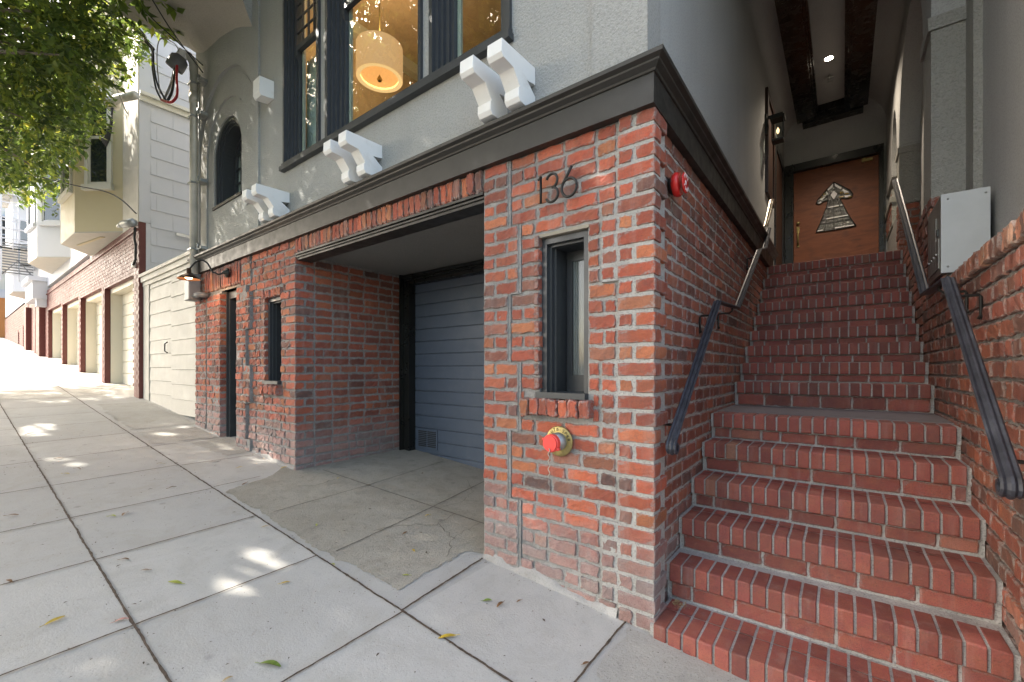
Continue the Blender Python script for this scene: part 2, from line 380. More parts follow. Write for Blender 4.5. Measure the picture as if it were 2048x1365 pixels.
def brick(mb, o, U, V, N, w, h, d, rough=.003, mi=0, tone=None, rnd=.0045):
    """o = centre of the front face (numpy), w,h sizes, d depth into the wall"""
    t = BT.copy(); n = len(t)
    lx = t[:, 0]*w/2; ly = t[:, 1]*h/2
    ph = rng.uniform(0, 6.28, 6)
    q = np.stack([lx*55+ph[0], ly*70+ph[1]], 1)
    nn = np.sin(q[:, 0])*np.cos(q[:, 1])+.6*np.sin(q[:, 0]*2.3+ph[2])*np.sin(q[:, 1]*1.7+ph[3])
    lz = np.where(t[:, 2] == 0, 0, np.where(t[:, 2] == 1, -rnd, -d))
    front = t[:, 2] < 1.5
    lz = lz+front*(nn*rough*.5+rng.normal(0, rough*.25, n))
    lx = lx+(rng.normal(0, rough*.75, n)+np.sin(ly*90+ph[4])*rough*.6)*(np.abs(t[:, 0]) > .9)
    ly = ly+(rng.normal(0, rough*.6, n)+np.sin(lx*45+ph[5])*rough*.8)*(np.abs(t[:, 1]) > .8)
    if rough > .0035 and rng.random() < .22:   # a chipped corner
        cx, cy = rng.choice([-1, 1]), rng.choice([-1, 1])
        m = (t[:, 0]*cx > .9) & (t[:, 1]*cy > .8); lz[m & front] -= rng.uniform(.006, .016); lx[m] -= cx*.008; ly[m] -= cy*.006
    a = rng.normal(0, rough*1.2); lx, ly = lx-a*ly, ly+a*lx
    lz = lz+rng.normal(0, rough*.6)*front
    P = o+np.outer(lx, U)+np.outer(ly, V)+np.outer(lz, N)
    c = np.empty((n, 3)); c[:, 0] = rng.random() if tone is None else tone; c[:, 1] = rng.random(); c[:, 2] = (np.abs(t[:, 0]) > .9) | (np.abs(t[:, 1]) > .8)
    mb.add(P, BF, mi, c)
def A(*x): return np.array(x, float)
def row_fill(mb, P0, U, N, a, b, z, h, par, st=.205, hd=.098, joint=.014, rough=.003, d=.03, mi=0, proj=0., mixh=.25, tone=None):
    """fill one course from a to b along U with bricks"""
    V = A(0, 0, 1); L = b-a
    if L < .02: return
    pos = a; k = 0; first = hd if par else st
    while pos < b-.015:
        ln = first if k == 0 else (hd if rng.random() < mixh else st)
        ln *= rng.uniform(.96, 1.04); rem = b-pos
        if rem < ln+.05: ln = rem
        brick(mb, A(*P0)+U*(pos+ln/2)+V*z+N*(proj+rng.normal(0, .0012)), U, V, N, max(.02, ln-joint), h, d+max(proj, 0), rough, mi,
              tone=(tone if tone is not None else None))
        pos += ln; k += 1
COURSE = .0855
def holes_sub(a, b, z0, z1, holes):
    seg = [(a, b)]
    for (h0, h1, q0, q1) in holes:
        if z1 <= q0+.03 or z0 >= q1-.03: continue
        ns = []
        for (s0, s1) in seg:
            if h1 <= s0 or h0 >= s1: ns.append((s0, s1)); continue
            if h0 > s0: ns.append((s0, h0))
            if h1 < s1: ns.append((h1, s1))
        seg = ns
    return seg
def plane_holes(mb, P0, U, N, a, b, z0, z1, holes, depth, mi):
    """a wall sheet with rectangular openings, given real thickness by reveals"""
    us = sorted(set([a, b]+[x for h in holes for x in h[:2] if a < x < b])); zs = sorted(set([z0, z1]+[x for h in holes for x in h[2:] if z0 < x < z1]))
    for i in range(len(us)-1):
        for j in range(len(zs)-1):
            uc, zc = (us[i]+us[i+1])/2, (zs[j]+zs[j+1])/2
            if any(h[0] < uc < h[1] and h[2] < zc < h[3] for h in holes): continue
            mb.prism([A(*P0)+U*u+A(0, 0, z) for u, z in ((us[i], zs[j]), (us[i+1], zs[j]), (us[i+1], zs[j+1]), (us[i], zs[j+1]))], -N*depth, mi)
def gz(x, y): return .082*(-.76-x)+.02*(y-2.17)

# =================================================================== SETTING
def gsheet(name, mat, x0, x1, y0, y1, dz, nx=2, ny=2, kind='structure'):
    b = MB(); P = [[(x, y, gz(x, y)+dz) for y in np.linspace(y0, y1, ny)] for x in np.linspace(x0, x1, nx)]
    b.grid(P); return tag(b.build(name, mat), kind=kind)
gsheet('ground', 'street_asphalt', -300, 200, -200, 300, -.17)
gsheet('road', 'street_asphalt', -200, 60, -12, -2.05, -.13)
b = MB()
SX = sorted([-62, -50, -40, -33, -26, -23, -21, -19, -17.5, -16, -14.6, -13.7, -12.8, -11.9, -11, -10.0, -9.1, -8.2, -7.22, -6.3, -5.32, -4.38, -3.53, -2.65, -1.8, -.91, .1, 1.0, 2.0, 20]); SY = [-1.9, -.32, .56, 1.45, 4.2]
for xa, xb in zip(SX[:-1], SX[1:]):
    for ya, yb in zip(SY[:-1], SY[1:]): b.add([(xa, ya, gz(xa, ya)), (xb, ya, gz(xb, ya)), (xb, yb, gz(xb, yb)), (xa, yb, gz(xa, yb))], [(0, 1, 2, 3)], 0, (rng.random(), 0, 0))
b.prism([(x, y, gz(x, y)+z) for x, y, z in ((-62, -1.9, 0), (-62, -1.9, -.2), (20, -1.9, -.2), (20, -1.9, 0))], (0, .01, 0))
tag(b.build('sidewalk', 'concrete_pale'), kind='structure')
b = MB()
for (xa, xb) in ((-62, 20),): b.prism([(xa, -2.05, gz(xa, -2.05)-.001), (xb, -2.05, gz(xb, -2.05)-.001), (xb, -1.9, gz(xb, -1.9)-.001), (xa, -1.9, gz(xa, -1.9)-.001)], (0, 0, -.2))
tag(b.build('kerb', 'concrete_skirt'), kind='structure')
def ragged(b, pts, wd, dz, mi=0, jit=.3, step=.016):
    """a ragged dirt-filled joint following a polyline on the pavement"""
    L = []; 
    for (p, q) in zip(pts[:-1], pts[1:]):
        n = max(2, int(math.dist(p, q)/step)); L += [(p[0]+(q[0]-p[0])*i/n, p[1]+(q[1]-p[1])*i/n) for i in range(n)]
    L.append(pts[-1]); rows = []
    for i, p in enumerate(L):
        q = L[min(i+1, len(L)-1)]; r = L[max(i-1, 0)]; d = Vector((q[0]-r[0], q[1]-r[1])).normalized(); n = Vector((-d.y, d.x))
        sv = Vector((p[0]*24, p[1]*24, wd*999)); w1 = wd*max(.3, 1+jit*2.2*noise.noise(sv)+jit*noise.noise(sv*3.1)); w2 = wd*max(.3, 1+jit*2.2*noise.noise(sv+Vector((9, 4, 2)))+jit*noise.noise(sv*2.7)); o = wd*.4*noise.noise(sv*.3)
        a = Vector(p)+n*(o+w1/2); c = Vector(p)+n*(o-w2/2)
        rows.append([(a.x, a.y, gz(a.x, a.y)+dz), (c.x, c.y, gz(c.x, c.y)+dz)])
    b.grid(rows, mi)
b = MB()
ragged(b, [(-30, .56), (1.5, .545)], .0105, .006, 0, .25); ragged(b, [(-30, 1.45), (-4.4, 1.44), (1.2, 1.45)], .011, .006, 0, .35)
ragged(b, [(-30, -.32), (3, -.32)], .015, .006)
X = [-.91, -1.8, -2.65, -3.53, -4.38, -5.32, -6.3, -7.22, -8.2, -9.1, -10.0, -11, -11.9, -12.8, -13.7, -14.6, -16, -17.5, -19, -21, -23, -26]
for i, x in enumerate(X): ragged(b, [(x+.02, -1.9), (x, .56), (x-.01, 1.44)], .009 if i < 9 else .007, .007, 0, .25)
ragged(b, [(-1.82, 1.45), (-1.875, 2.14)], .012, .007); ragged(b, [(-.905, 1.45), (-.90, 2.16)], .010, .007); ragged(b, [(-4.42, 1.45), (-4.45, 1.85)], .009, .007)
ragged(b, [(-5.3, 1.45), (-5.25, 2.12)], .009, .007); ragged(b, [(-6.3, 1.45), (-6.33, 2.14)], .009, .007)
for x in (.1, 1.0): ragged(b, [(x, -1.9), (x, 1.5)], .012, .007)
tag(b.build('pavement_joints', 'joint_dirt'), kind='structure')
# driveway apron: old exposed-aggregate concrete with a ragged edge
b = MB()
front = []
def fz(a, b, c=0): v = Vector((a, b, c)); return noise.noise(v*2.2)*.035+noise.noise(v*7)*.028+noise.noise(v*19)*.016+noise.noise(v*47)*.010
for x in np.linspace(-1.99, -4.22, 260): front.append((x, 1.50+fz(x, 2)+.02*(x > -2.5)))
right = [(-1.965-.03*math.sin((y-1.5)*4)-abs(fz(y, 9))*1.6, y) for y in np.linspace(2.15, 1.54, 60)]
left = [(-4.26-.33*max(0, y-1.5)+fz(y, 4), y) for y in np.linspace(1.52, 1.95, 40)]
poly = right+front+left+[(-4.62, 2.15), (-4.42, 2.19), (-4.42, 3.62), (-1.88, 3.62), (-1.88, 2.2)]
bm = bmesh.new(); vv = [bm.verts.new((x, y, gz(x, y)+.004)) for x, y in poly]; f = bm.faces.new(vv); bmesh.ops.triangulate(bm, faces=[f]); b.bm(bm)
tag(b.build('driveway', 'concrete_old'), kind='structure')
b = MB()
ragged(b, [(-4.25, 2.37), (-3.55, 2.43), (-2.74, 2.5), (-1.95, 2.57)], .010, .008); ragged(b, [(-3.52, 1.56), (-3.55, 2.43), (-3.66, 3.5)], .008, .008)
ragged(b, [(-2.62, 1.55), (-2.74, 2.5), (-2.9, 3.5)], .010, .008)
def crack(pts, wd=.005):
    q = [pts[0]]
    for p, r in zip(pts[:-1], pts[1:]):
        for i in range(1, 7): q.append((p[0]+(r[0]-p[0])*i/6+rng.normal(0, .010), p[1]+(r[1]-p[1])*i/6+rng.normal(0, .010)))
    ragged(b, q, wd, .009, 0, .4)
crack([(-2.5, 2.5), (-2.45, 2.3), (-2.62, 2.1), (-2.7, 1.9)]); crack([(-2.45, 2.3), (-2.2, 2.2), (-2.05, 2.0)]); crack([(-3.0, 3.2), (-2.75, 3.0), (-2.65, 2.75), (-2.7, 2.5)], .003)
crack([(-3.9, 2.3), (-3.85, 2.1), (-3.95, 1.95)]); crack([(-2.2, 2.2), (-2.25, 2.5), (-2.1, 2.8)], .003)
tag(b.build('driveway_joints', 'joint_fine'), kind='structure')
# rough concrete margins by the steps and by the narrow gate
b = MB()
def patch(b, poly, dz, jit=.02):
    q = []
    for p, r in zip(poly, poly[1:]+poly[:1]):
        n = max(1, int(math.dist(p, r)/.012)); q += [(p[0]+(r[0]-p[0])*i/n+jit*2*noise.noise(Vector((p[0]+i*.11, p[1], 1))), p[1]+(r[1]-p[1])*i/n+jit*2*noise.noise(Vector((p[0]+i*.13, p[1], 7)))+jit*.5*noise.noise(Vector((i*.5, 3, 7)))) for i in range(n)]
    bm = bmesh.new(); vv = [bm.verts.new((x, y, gz(x, y)+dz)) for x, y in q]; f = bm.faces.new(vv); bmesh.ops.triangulate(bm, faces=[f]); b.bm(bm)
patch(b, [(-.86, 2.14), (-.86, 1.75), (-.5, 1.62), (.1, 1.55), (1.2, 1.5), (1.2, 2.16)], .004)
patch(b, [(-7.2, 1.52), (-6.4, 1.5), (-6.38, 2.16), (-7.2, 2.2)], .004); patch(b, [(-6.25, 1.8), (-5.4, 1.9), (-5.4, 2.16), (-6.25, 2.2)], .004)
patch(b, [(-9.9, 1.55), (-7.4, 1.52), (-7.4, 2.2), (-9.9, 2.2)], .004, .03)
patch(b, [(-12.4, -.6), (-11.2, -.6), (-11.0, 1.4), (-11.3, 2.0), (-12.3, 2.0)], .004, .03)
tag(b.build('pavement_patches', 'concrete_mid'), kind='structure')

# =================================================================== MAIN BUILDING
HOUSE = empty('apartment_house', (-3.3, 2.17, .2), 'grey stucco apartment house on red brick, with a recessed garage and a porch stair', 'building')
UX, UY, NZf = A(1, 0, 0), A(0, 1, 0), A(0, -1, 0)
ZT = 2.655
# ---- brick front (two sections) -----------------------------------------------
PW = (-1.453, -1.127, 1.165, 2.135)   # pier window opening
def _ct():
    U = [-1, -.9, -.3, .3, .9, 1]; out = []; fs = []
    for ax in range(3):
        for sg in (-1, 1):
            b0 = len(out)
            for a in U:
                for c in U:
                    p = [0, 0, 0]; p[ax] = sg; p[(ax+1) % 3] = a; p[(ax+2) % 3] = c; out.append(p)
            for i in range(5):
                for j in range(5): fs.append((b0+i*6+j, b0+(i+1)*6+j, b0+(i+1)*6+j+1, b0+i*6+j+1))
    return np.array(out, float), fs
CT, CF = _ct()
def cblock(mb, a, c, rough=.003, mi=0, rd=.007):
    """a whole rough brick seen on two or three sides"""
    a, c = A(*a), A(*c); h = (c-a)/2; m = (a+c)/2; p = CT*h; inn = np.clip(p, -(h-rd), h-rd); d = p-inn; L = np.linalg.norm(d, axis=1); L[L == 0] = 1
    k = (np.abs(d) > 1e-6).sum(1); p = np.where((k > 1)[:, None], inn+d/L[:, None]*rd, p)
    ph = rng.uniform(0, 6.28, 6); q = p*60
    nx = np.sin(q[:, 1]+ph[0])*np.cos(q[:, 2]*.9+ph[1]); ny = np.sin(q[:, 0]+ph[2])*np.cos(q[:, 2]*1.1+ph[3]); nz_ = np.sin(q[:, 0]*.8+ph[4])*np.cos(q[:, 1]+ph[5])
    p = p+np.stack([nx, ny, nz_*.7], 1)*rough*.7
    cc = np.empty((len(p), 3)); cc[:, 0] = rng.random(); cc[:, 1] = rng.random(); cc[:, 2] = (np.abs(CT) > .85).sum(1) > 1; mb.add(p+m, CF, mi, cc)
b = MB()
holesP = [PW]
for i in range(31):
    z = ZT-COURSE*(i+.5); g = (i//5) % 2; z0, z1 = z-COURSE/2, z+COURSE/2
    zl = -1.600 if g else -1.680; zr = -1.045 if g else -.948
    hh = (COURSE-.018)/2
    if i % 2: cblock(b, (-.945, 2.154+rng.normal(0, .001), z-hh), (-.745+rng.normal(0, .002), 2.25, z+hh)); ce = -.958
    else: cblock(b, (-.845, 2.154+rng.normal(0, .001), z-hh), (-.745+rng.normal(0, .002), 2.35, z+hh)); ce = -.858
    for (a, c, pr, mz) in ((-1.886, zl, .010, 2.1665), (zl+.012, zr-.008, -.002, 2.178), (zr+.004, ce, .014, 2.161)):
        hs = holesP+[(-1.56, -1.10, 1.05, 1.165)]
        for (s0, s1) in holes_sub(a, c, z0, z1, hs):
            row_fill(b, (0, 2.17, 0), UX, NZf, s0, s1, z, COURSE-.020+rng.normal(0, .0025), (i+(a > -1.2)) % 2, .2, .1, .018, .0032, .05, 0, pr, .16)
        if mz < 2.175:
            hs2 = [PW] if True else []
            for (s0, s1) in holes_sub(a+.004, (c if c != ce else -.752)-.002, z0, z1, hs2): b.box((s0, mz, z0), (s1, 2.20, z1), 1)
    b.box((zl-.004, 2.170, z0), (zl+.016, 2.20, z1), 1)
# sill of rowlocks
for k in range(7):
    x = -1.545+k*.0655
    brick(b, A(x+.03, 2.105+rng.normal(0, .003), 1.108), UX, A(0, 0, 1), NZf, .054, .095, .10, .005, 0)
plane_holes(b, (0, 2.180, 0), UX, NZf, -1.886, -.77, -.1, ZT, holesP, .20, 1)
b.build('brick_wall', ['brick_rustic', 'mortar_front'], HOUSE)
# left section
b = MB()
HL = [(-6.37, -5.80, .3, 2.335), (-5.10, -4.735, 1.17, 2.115)]
for i in range(31):
    z = ZT-COURSE*(i+.5)
    if z < gz(-4.5, 2.17)-.1: continue
    g = (i//5) % 2
    zones = ((-7.26, -6.86, .012), (-6.82, -6.372, .012), (-5.80, -5.42 if g else -5.53, .035), (-5.42 if g else -5.53, -4.425, .0))
    if z > 2.335:
        zones = ((-7.26, -6.86, .012), (-5.72, -5.45, .012), (-5.45, -4.425, 0))
    hh = (COURSE-.018)/2; gl = z < 2.50
    if gl:
        if i % 2: cblock(b, (-4.62, 2.166, z-hh), (-4.418+rng.normal(0, .002), 2.262, z+hh), .004); ce = -4.635
        else: cblock(b, (-4.52, 2.166, z-hh), (-4.418+rng.normal(0, .002), 2.362, z+hh), .004); ce = -4.535
        zones = tuple((a, (ce if c == -4.425 else c), pr) for a, c, pr in zones)
    for (a, c, pr) in zones:
        if pr > .01:
            for (s0, s1) in holes_sub(a+.003, c-.003, z-COURSE/2, z+COURSE/2, HL): b.box((s0, 2.177-pr, z-COURSE/2), (s1, 2.20, z+COURSE/2), 1)
        for (s0, s1) in holes_sub(a, c, z-COURSE/2, z+COURSE/2, HL+[(-5.15, -4.70, 1.06, 1.17), (-5.15, -4.70, 2.115, 2.2)]):
            row_fill(b, (0, 2.17, 0), UX, NZf, s0, s1, z, COURSE-.018+rng.normal(0, .002), i % 2, .2, .1, .018, .006, .05, 0, pr, .4)
for k in range(7):
    x = -5.15+k*.0643
    brick(b, A(x+.03, 2.11+rng.normal(0, .005), 1.11), UX, A(0, 0, 1), NZf, .05, .095, .10, .007, 0)
    brick(b, A(x+.03, 2.155+rng.normal(0, .003), 2.158), UX, A(0, 0, 1), NZf, .05, .085, .06, .005, 0)
for k in range(17):
    x = -6.85+k*.0665
    brick(b, A(x+.03, 2.15+rng.normal(0, .004), 2.50), UX, A(0, 0, 1), NZf, .050, .27, .06, .006, 0, rnd=.008)
plane_holes(b, (0, 2.180, 0), UX, NZf, -7.26, -4.432, .2, ZT, HL, .22, 1)
# end faces of the projecting strips at the door
b.box((-6.84, 2.168, .3), (-6.80, 2.186, 2.36), 1)
b.build('brick_wall', ['brick_rustic', 'mortar_grey'], HOUSE)
# garage left reveal (faces +X)
b = MB()
for i in range(31):
    z = ZT-COURSE*(i+.5)
    if z < .12 or z > 2.50: continue
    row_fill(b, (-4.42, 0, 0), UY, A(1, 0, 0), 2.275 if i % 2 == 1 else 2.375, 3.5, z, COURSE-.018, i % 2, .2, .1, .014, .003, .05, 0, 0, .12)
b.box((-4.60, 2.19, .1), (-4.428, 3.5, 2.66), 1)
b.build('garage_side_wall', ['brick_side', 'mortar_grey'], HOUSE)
b = MB()
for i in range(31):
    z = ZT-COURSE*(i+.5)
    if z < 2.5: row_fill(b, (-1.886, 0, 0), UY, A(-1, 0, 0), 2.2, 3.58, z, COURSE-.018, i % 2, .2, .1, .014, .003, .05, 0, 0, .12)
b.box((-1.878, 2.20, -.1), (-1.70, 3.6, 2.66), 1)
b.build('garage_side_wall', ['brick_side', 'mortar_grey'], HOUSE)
# reveal faces of the narrow openings
for (xx, n, z0, z1) in ((-6.372, 1, .3, 2.33), (-5.102, 1, 1.17, 2.11), (-1.455, 1, 1.17, 2.13)):
    b = MB(); zz = ZT-COURSE/2
    while zz > z0:
        if zz < z1: brick(b, A(xx+n*.008, 2.155+.06, zz), UY, A(0, 0, 1), A(n, 0, 0), .112, COURSE-.018, .03, .004, 0)
        zz -= COURSE
    b.build('brick_reveal', ['brick_rustic', 'mortar_grey'], HOUSE)
# garage lintel: soldier course and its timber beam
b = MB()
n = 37
for k in range(n):
    x = -4.40+k*(2.51/n)
    brick(b, A(x+.033, 2.155+rng.normal(0, .003), 2.577), UX, A(0, 0, 1), NZf, 2.51/n-.014, .145, .06, .006, 0, rnd=.009)
b.box((-4.43, 2.172, 2.53), (-1.88, 2.3, 2.66), 1)
b.build('brick_lintel', ['brick_rustic', 'joint_fine'], HOUSE)
boxes('lintel_beam', [((-4.40, 2.162, 2.485), (-1.89, 2.30, 2.503)), ((-4.415, 2.185, 2.44), (-1.889, 2.33, 2.485)), ((-4.415, 2.170, 2.462), (-1.889, 2.185, 2.474))], 'trim_olive', HOUSE)
# ---- garage interior
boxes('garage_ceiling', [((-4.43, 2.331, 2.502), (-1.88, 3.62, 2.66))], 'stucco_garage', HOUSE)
GF = boxes('garage_frame', [((-4.418, 3.47, .1), (-4.36, 3.62, 2.50)), ((-4.36, 3.50, .1), (-4.27, 3.62, 2.50)), ((-4.385, 3.44, .1), (-4.37, 3.50, 2.50)), ((-4.27, 3.49, 2.38), (-1.885, 3.62, 2.50)), ((-4.40, 3.46, 2.455), (-1.885, 3.49, 2.49)), ((-4.27, 3.455, 2.42), (-1.885, 3.47, 2.44))], 'trim_black', HOUSE)
b = MB()
z = .0; k = 0
while z < 2.41:
    b.box((-4.28, 3.60, z+.004), (-1.88, 3.66, min(z+.148, 2.42)), 0, None, .004); z += .152
b.box((-4.28, 3.615, 0), (-1.88, 3.66, 2.42))
GD = b.build('garage_door', 'door_blue', HOUSE)
b = MB(); b.box((-4.21, 3.588, .36), (-3.86, 3.598, .60), 0, None, .003)
for q in range(2):
    for j in range(9): b.box((-4.19+q*.165, 3.580, .385+j*.022), (-4.05+q*.165, 3.589, .396+j*.022), 1)
b.build('vent', ['door_blue', 'dark_void'], GD)
# ---- doorway in the left section
boxes('gate_frame', [((-6.365, 2.25, .3), (-6.29, 2.40, 2.33)), ((-5.88, 2.25, .3), (-5.80, 2.40, 2.33)), ((-6.29, 2.25, 2.24), (-5.88, 2.40, 2.33)), ((-6.345, 2.225, .3), (-6.325, 2.25, 2.33))], 'trim_charcoal', HOUSE)
b = MB(); b.box((-6.29, 2.33, .44), (-5.88, 2.37, 2.24))
for j in range(5): b.box((-6.285+j*.083, 2.318, .45), (-6.21+j*.083, 2.33, 2.23))
b.build('narrow_door', 'trim_black', HOUSE)
boxes('door_lintel', [((-6.40, 2.19, 2.335), (-5.79, 2.36, 2.37))], 'wood_sill', HOUSE)
# ---- small windows
def slot_window(x0, x1, z0, z1, glassmat, label=None, dy=0):
    f = boxes('window', [((x0, 2.20+dy, z0), (x0+.035, 2.38+dy, z1)), ((x1-.035, 2.20+dy, z0), (x1, 2.38+dy, z1)), ((x0+.035, 2.20+dy, z1-.035), (x1-.035, 2.38+dy, z1)),
                         ((x0+.035, 2.23+dy, z0), (x0+.05, 2.38+dy, z1-.035)), ((x0+.05, 2.26+dy, z0), (x0+.065, 2.38+dy, z1-.035)), ((x0+.05, 2.23+dy, z1-.05), (x1-.035, 2.38+dy, z1-.035))], 'trim_charcoal', HOUSE)
    if label: f['label'] = label
    boxes('sill', [((x0-.004, 2.135+dy, z0-.004), (x1+.004, 2.40+dy, z0+.03))], 'trim_charcoal', f)
    boxes('sash', [((x0+.065, 2.385+dy, z0+.03), (x0+.105, 2.42+dy, z1-.05)), ((x1-.075, 2.385+dy, z0+.03), (x1-.035, 2.42+dy, z1-.05)), ((x0+.105, 2.385+dy, z0+.03), (x1-.075, 2.42+dy, z0+.13)), ((x0+.105, 2.385+dy, z1-.11), (x1-.075, 2.42+dy, z1-.05))], 'trim_charcoal', f)
    boxes('glass', [((x0+.103, 2.40+dy, z0+.12), (x1-.073, 2.408+dy, z1-.1))], glassmat, f)
slot_window(PW[0]+.004, PW[1]-.003, PW[2], PW[3]-.02, 'fluted_glass', 'deep charcoal window with a fluted glass pane')
slot_window(-5.095, -4.74, 1.175, 2.11, 'dark_glass', 'narrow dark slot window')
boxes('timber_lintel', [((-1.47, 2.17, 2.118), (-1.12, 2.24, 2.137))], 'wood_sill', HOUSE)
# ---- stair side wall of the pier (faces +X) with corner pilaster
b = MB()
for i in range(31):
    z = ZT-COURSE*(i+.5); g = (i//5) % 2
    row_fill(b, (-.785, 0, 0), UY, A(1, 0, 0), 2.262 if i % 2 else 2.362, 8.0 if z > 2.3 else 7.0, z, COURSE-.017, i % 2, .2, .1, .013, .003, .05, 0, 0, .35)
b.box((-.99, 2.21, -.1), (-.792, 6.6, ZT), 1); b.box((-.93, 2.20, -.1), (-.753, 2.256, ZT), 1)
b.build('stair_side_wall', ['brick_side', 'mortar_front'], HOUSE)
# ---- right stair wall with rowlock cap (faces -X)
b = MB()
for i in range(31):
    z = ZT-COURSE*(i+.5)
    if z < 1.82: row_fill(b, (.53, 0, 0), UY, A(-1, 0, 0), 1.75, 4.02, z, COURSE-.017, i % 2, .2, .1, .014, .0035, .05, 0, 0, .35)
    if z < 2.64: row_fill(b, (.53, 0, 0), UY, A(-1, 0, 0), 4.02 if z < 1.95 else 4.565, 4.95, z, COURSE-.017, i % 2, .2, .1, .014, .0035, .05, 0, 0, .35)
for i in range(52):
    z = 3.75-COURSE*(i+.5)
    if z < .4: continue
    if z > 2.62: ya = 6.9 if z < 3.30 else 7.9
    else: ya = 4.95
    yb = 8.78
    if z > 2.62 and z < 3.30: yb = 7.15
    row_fill(b, (.53, 0, 0), UY, A(-1, 0, 0), ya, yb, z, COURSE-.017, i % 2, .2, .1, .014, .0035, .05, 0, 0, .35)
# front faces of the pilaster bases
for i in range(12):
    z = 2.64-COURSE*(i+.5)
    row_fill(b, (0, 4.56, 0), UX, NZf, .535, .74, z, COURSE-.015, i % 2, .2, .1, .012, .004, .05, 0, 0, .1)
    z = 3.30-COURSE*(i+.5)
    row_fill(b, (0, 6.92, 0), UX, NZf, .535, .72, z, COURSE-.015, i % 2, .2, .1, .012, .004, .05, 0, 0, .1)
# cap
y = 1.78
while y < 4.02:
    wd = .068*rng.uniform(.93, 1.07)
    brick(b, A(.512+rng.normal(0, .004), y+wd/2, 1.856), UY, A(0, 0, 1), A(-1, 0, 0), wd-.013, .09, .26, .0042, 2, rnd=.012); y += wd
b.box((.545, 1.75, -.2), (.80, 4.02, 1.895), 1); b.box((.545, 4.02, -.2), (.80, 4.575, 2.0), 1); b.box((.545, 4.575, -.2), (.80, 4.95, 2.63), 1); b.box((.545, 4.95, .3), (.80, 6.93, 2.62), 1); b.box((.545, 6.935, .3), (.80, 8.8, 3.28), 1)
b.build('stair_side_wall', ['brick_side', 'mortar_grey', 'brick_dirty'], HOUSE)
# ---- concrete skirts along the bases
def skirt(b, xa, xb, yf, seed, hmax=.09):
    n = int((xb-xa)/.03)
    rows = []
    for i in range(n+1):
        x = xa+(xb-xa)*i/n; g = gz(x, yf); h = .012+hmax*abs(noise.noise(Vector((x*3.3, seed, 0))))+.014*noise.noise(Vector((x*21, seed, 3)))
        o = .012*noise.noise(Vector((x*9, seed, 7)))
        rows.append([(x, yf-.012+o-.014*abs(noise.noise(Vector((x*5, seed, 1)))), g-.01), (x, yf-.002+o*.5, g+h*.45), (x, yf+.006+o*.4, g+max(.012, h)), (x, yf+.04, g+max(.012, h)+.012)])
    b.grid(rows, 0, True)
for q_ in ((-1.88, -.95, 2.158, 1.3, .10), (-5.40, -4.44, 2.164, 4.2, .10), (-7.26, -6.37, 2.15, 6.2, .03)):
    b = MB(); skirt(b, *q_); b.build('concrete_skirting', 'concrete_skirt', HOUSE)
# ---- cornice
PROF = [(.0, 2.645), (-.055, 2.645), (-.058, 2.792), (-.067, 2.794), (-.072, 2.804), (-.095, 2.822), (-.098, 2.830), (-.120, 2.842), (-.122, 2.862), (.0, 2.885)]
def cornice(b):
    yb, xb = 2.175, -.795          # wall lines the profile is offset from
    path = []
    for (o, z) in PROF:
        path.append([(-7.24, yb+o, z), (xb-o, yb+o, z), (xb-o, 6.75, z)])
    n = len(PROF)
    for j in range(2):
        b.grid([[path[i][j], path[i][j+1]] for i in range(n)])
    for j in (0, 2): b.add([path[i][j] for i in range(n)], [tuple(range(n))])
    b.box((-7.24, yb+.001, 2.65), (-.8, 2.3, 2.88)); b.box((-1.0, 2.3, 2.66), (-.796, 6.75, 2.884))
one('cornice', cornice, 'trim_olive', HOUSE)
# ---- stucco front with window openings
WZ0 = 3.43
WO = [(-4.68, -3.965, WZ0, 5.7), (-3.85, -2.51, WZ0, 5.7), (-2.42, -1.67, WZ0, 5.7)]
AW = (-6.265, .4425, 3.49, 4.11)     # arch window: centre, half width, sill, spring
b = MB()
def swall(a, c, z0, z1, y, holes=(), d=.22, bb=b): plane_holes(bb, (0, y, 0), UX, NZf, a, c, z0, z1, list(holes), d, 0)
swall(-5.33, -1.103, 2.86, 7.5, 2.19, WO)
b.prism([(-1.103, 2.172, 2.87), (-.79, 2.172, 2.87), (-.79, 2.172, 7.5), (-1.103, 2.172, 7.5)], (0, .2, 0))
# arched field: three nested levels
def arch_ring(b, cx, zs, r0, r1, y, ztop, zb, side_to=None, nseg=28):
    """sheet between an inner arch r0 and either an outer arch r1 or a rectangle"""
    inn = [(cx-r0*math.cos(math.pi*i/nseg), zs+r0*math.sin(math.pi*i/nseg)*(1 if r0 < .5 else 1)) for i in range(nseg+1)]
    if ztop is None: out = [(cx-r1*math.cos(math.pi*i/nseg), zs+r1*math.sin(math.pi*i/nseg)) for i in range(nseg+1)]
    else:
        out = []
        for i in range(nseg+1):
            t = math.pi*i/nseg; dx, dz = -math.cos(t), math.sin(t)
            s = min(r1/max(abs(dx), 1e-6), (ztop-zs)/max(dz, 1e-6)); out.append((cx+dx*s, zs+dz*s))
    for i in range(nseg): b.prism([(inn[i][0], y, inn[i][1]), (inn[i+1][0], y, inn[i+1][1]), (out[i+1][0], y, out[i+1][1]), (out[i][0], y, out[i][1])], (0, .2, 0))
    for s in (-1, 1):
        a, c = cx+s*r0, cx+s*r1
        b.prism([(a, y, zb), (c, y, zb), (c, y, zs), (a, y, zs)], (0, .2, 0))
CX, RW, ZS0, ZSP = AW
arch_ring(b, CX, 4.20, .93, .995, 2.168, 6.3, 2.86)     # outer field
b.prism([(CX-.995, 2.168, 6.3), (CX+.995, 2.168, 6.3), (CX+.995, 2.168, 7.5), (CX-.995, 2.168, 7.5)], (0, .2, 0))
swall(CX+.935, -5.33+.0, 2.86, 4.0, 2.19) if CX+.935 < -5.33 else None
arch_ring(b, CX, 4.12, .67, .935, 2.195, None, 2.86)
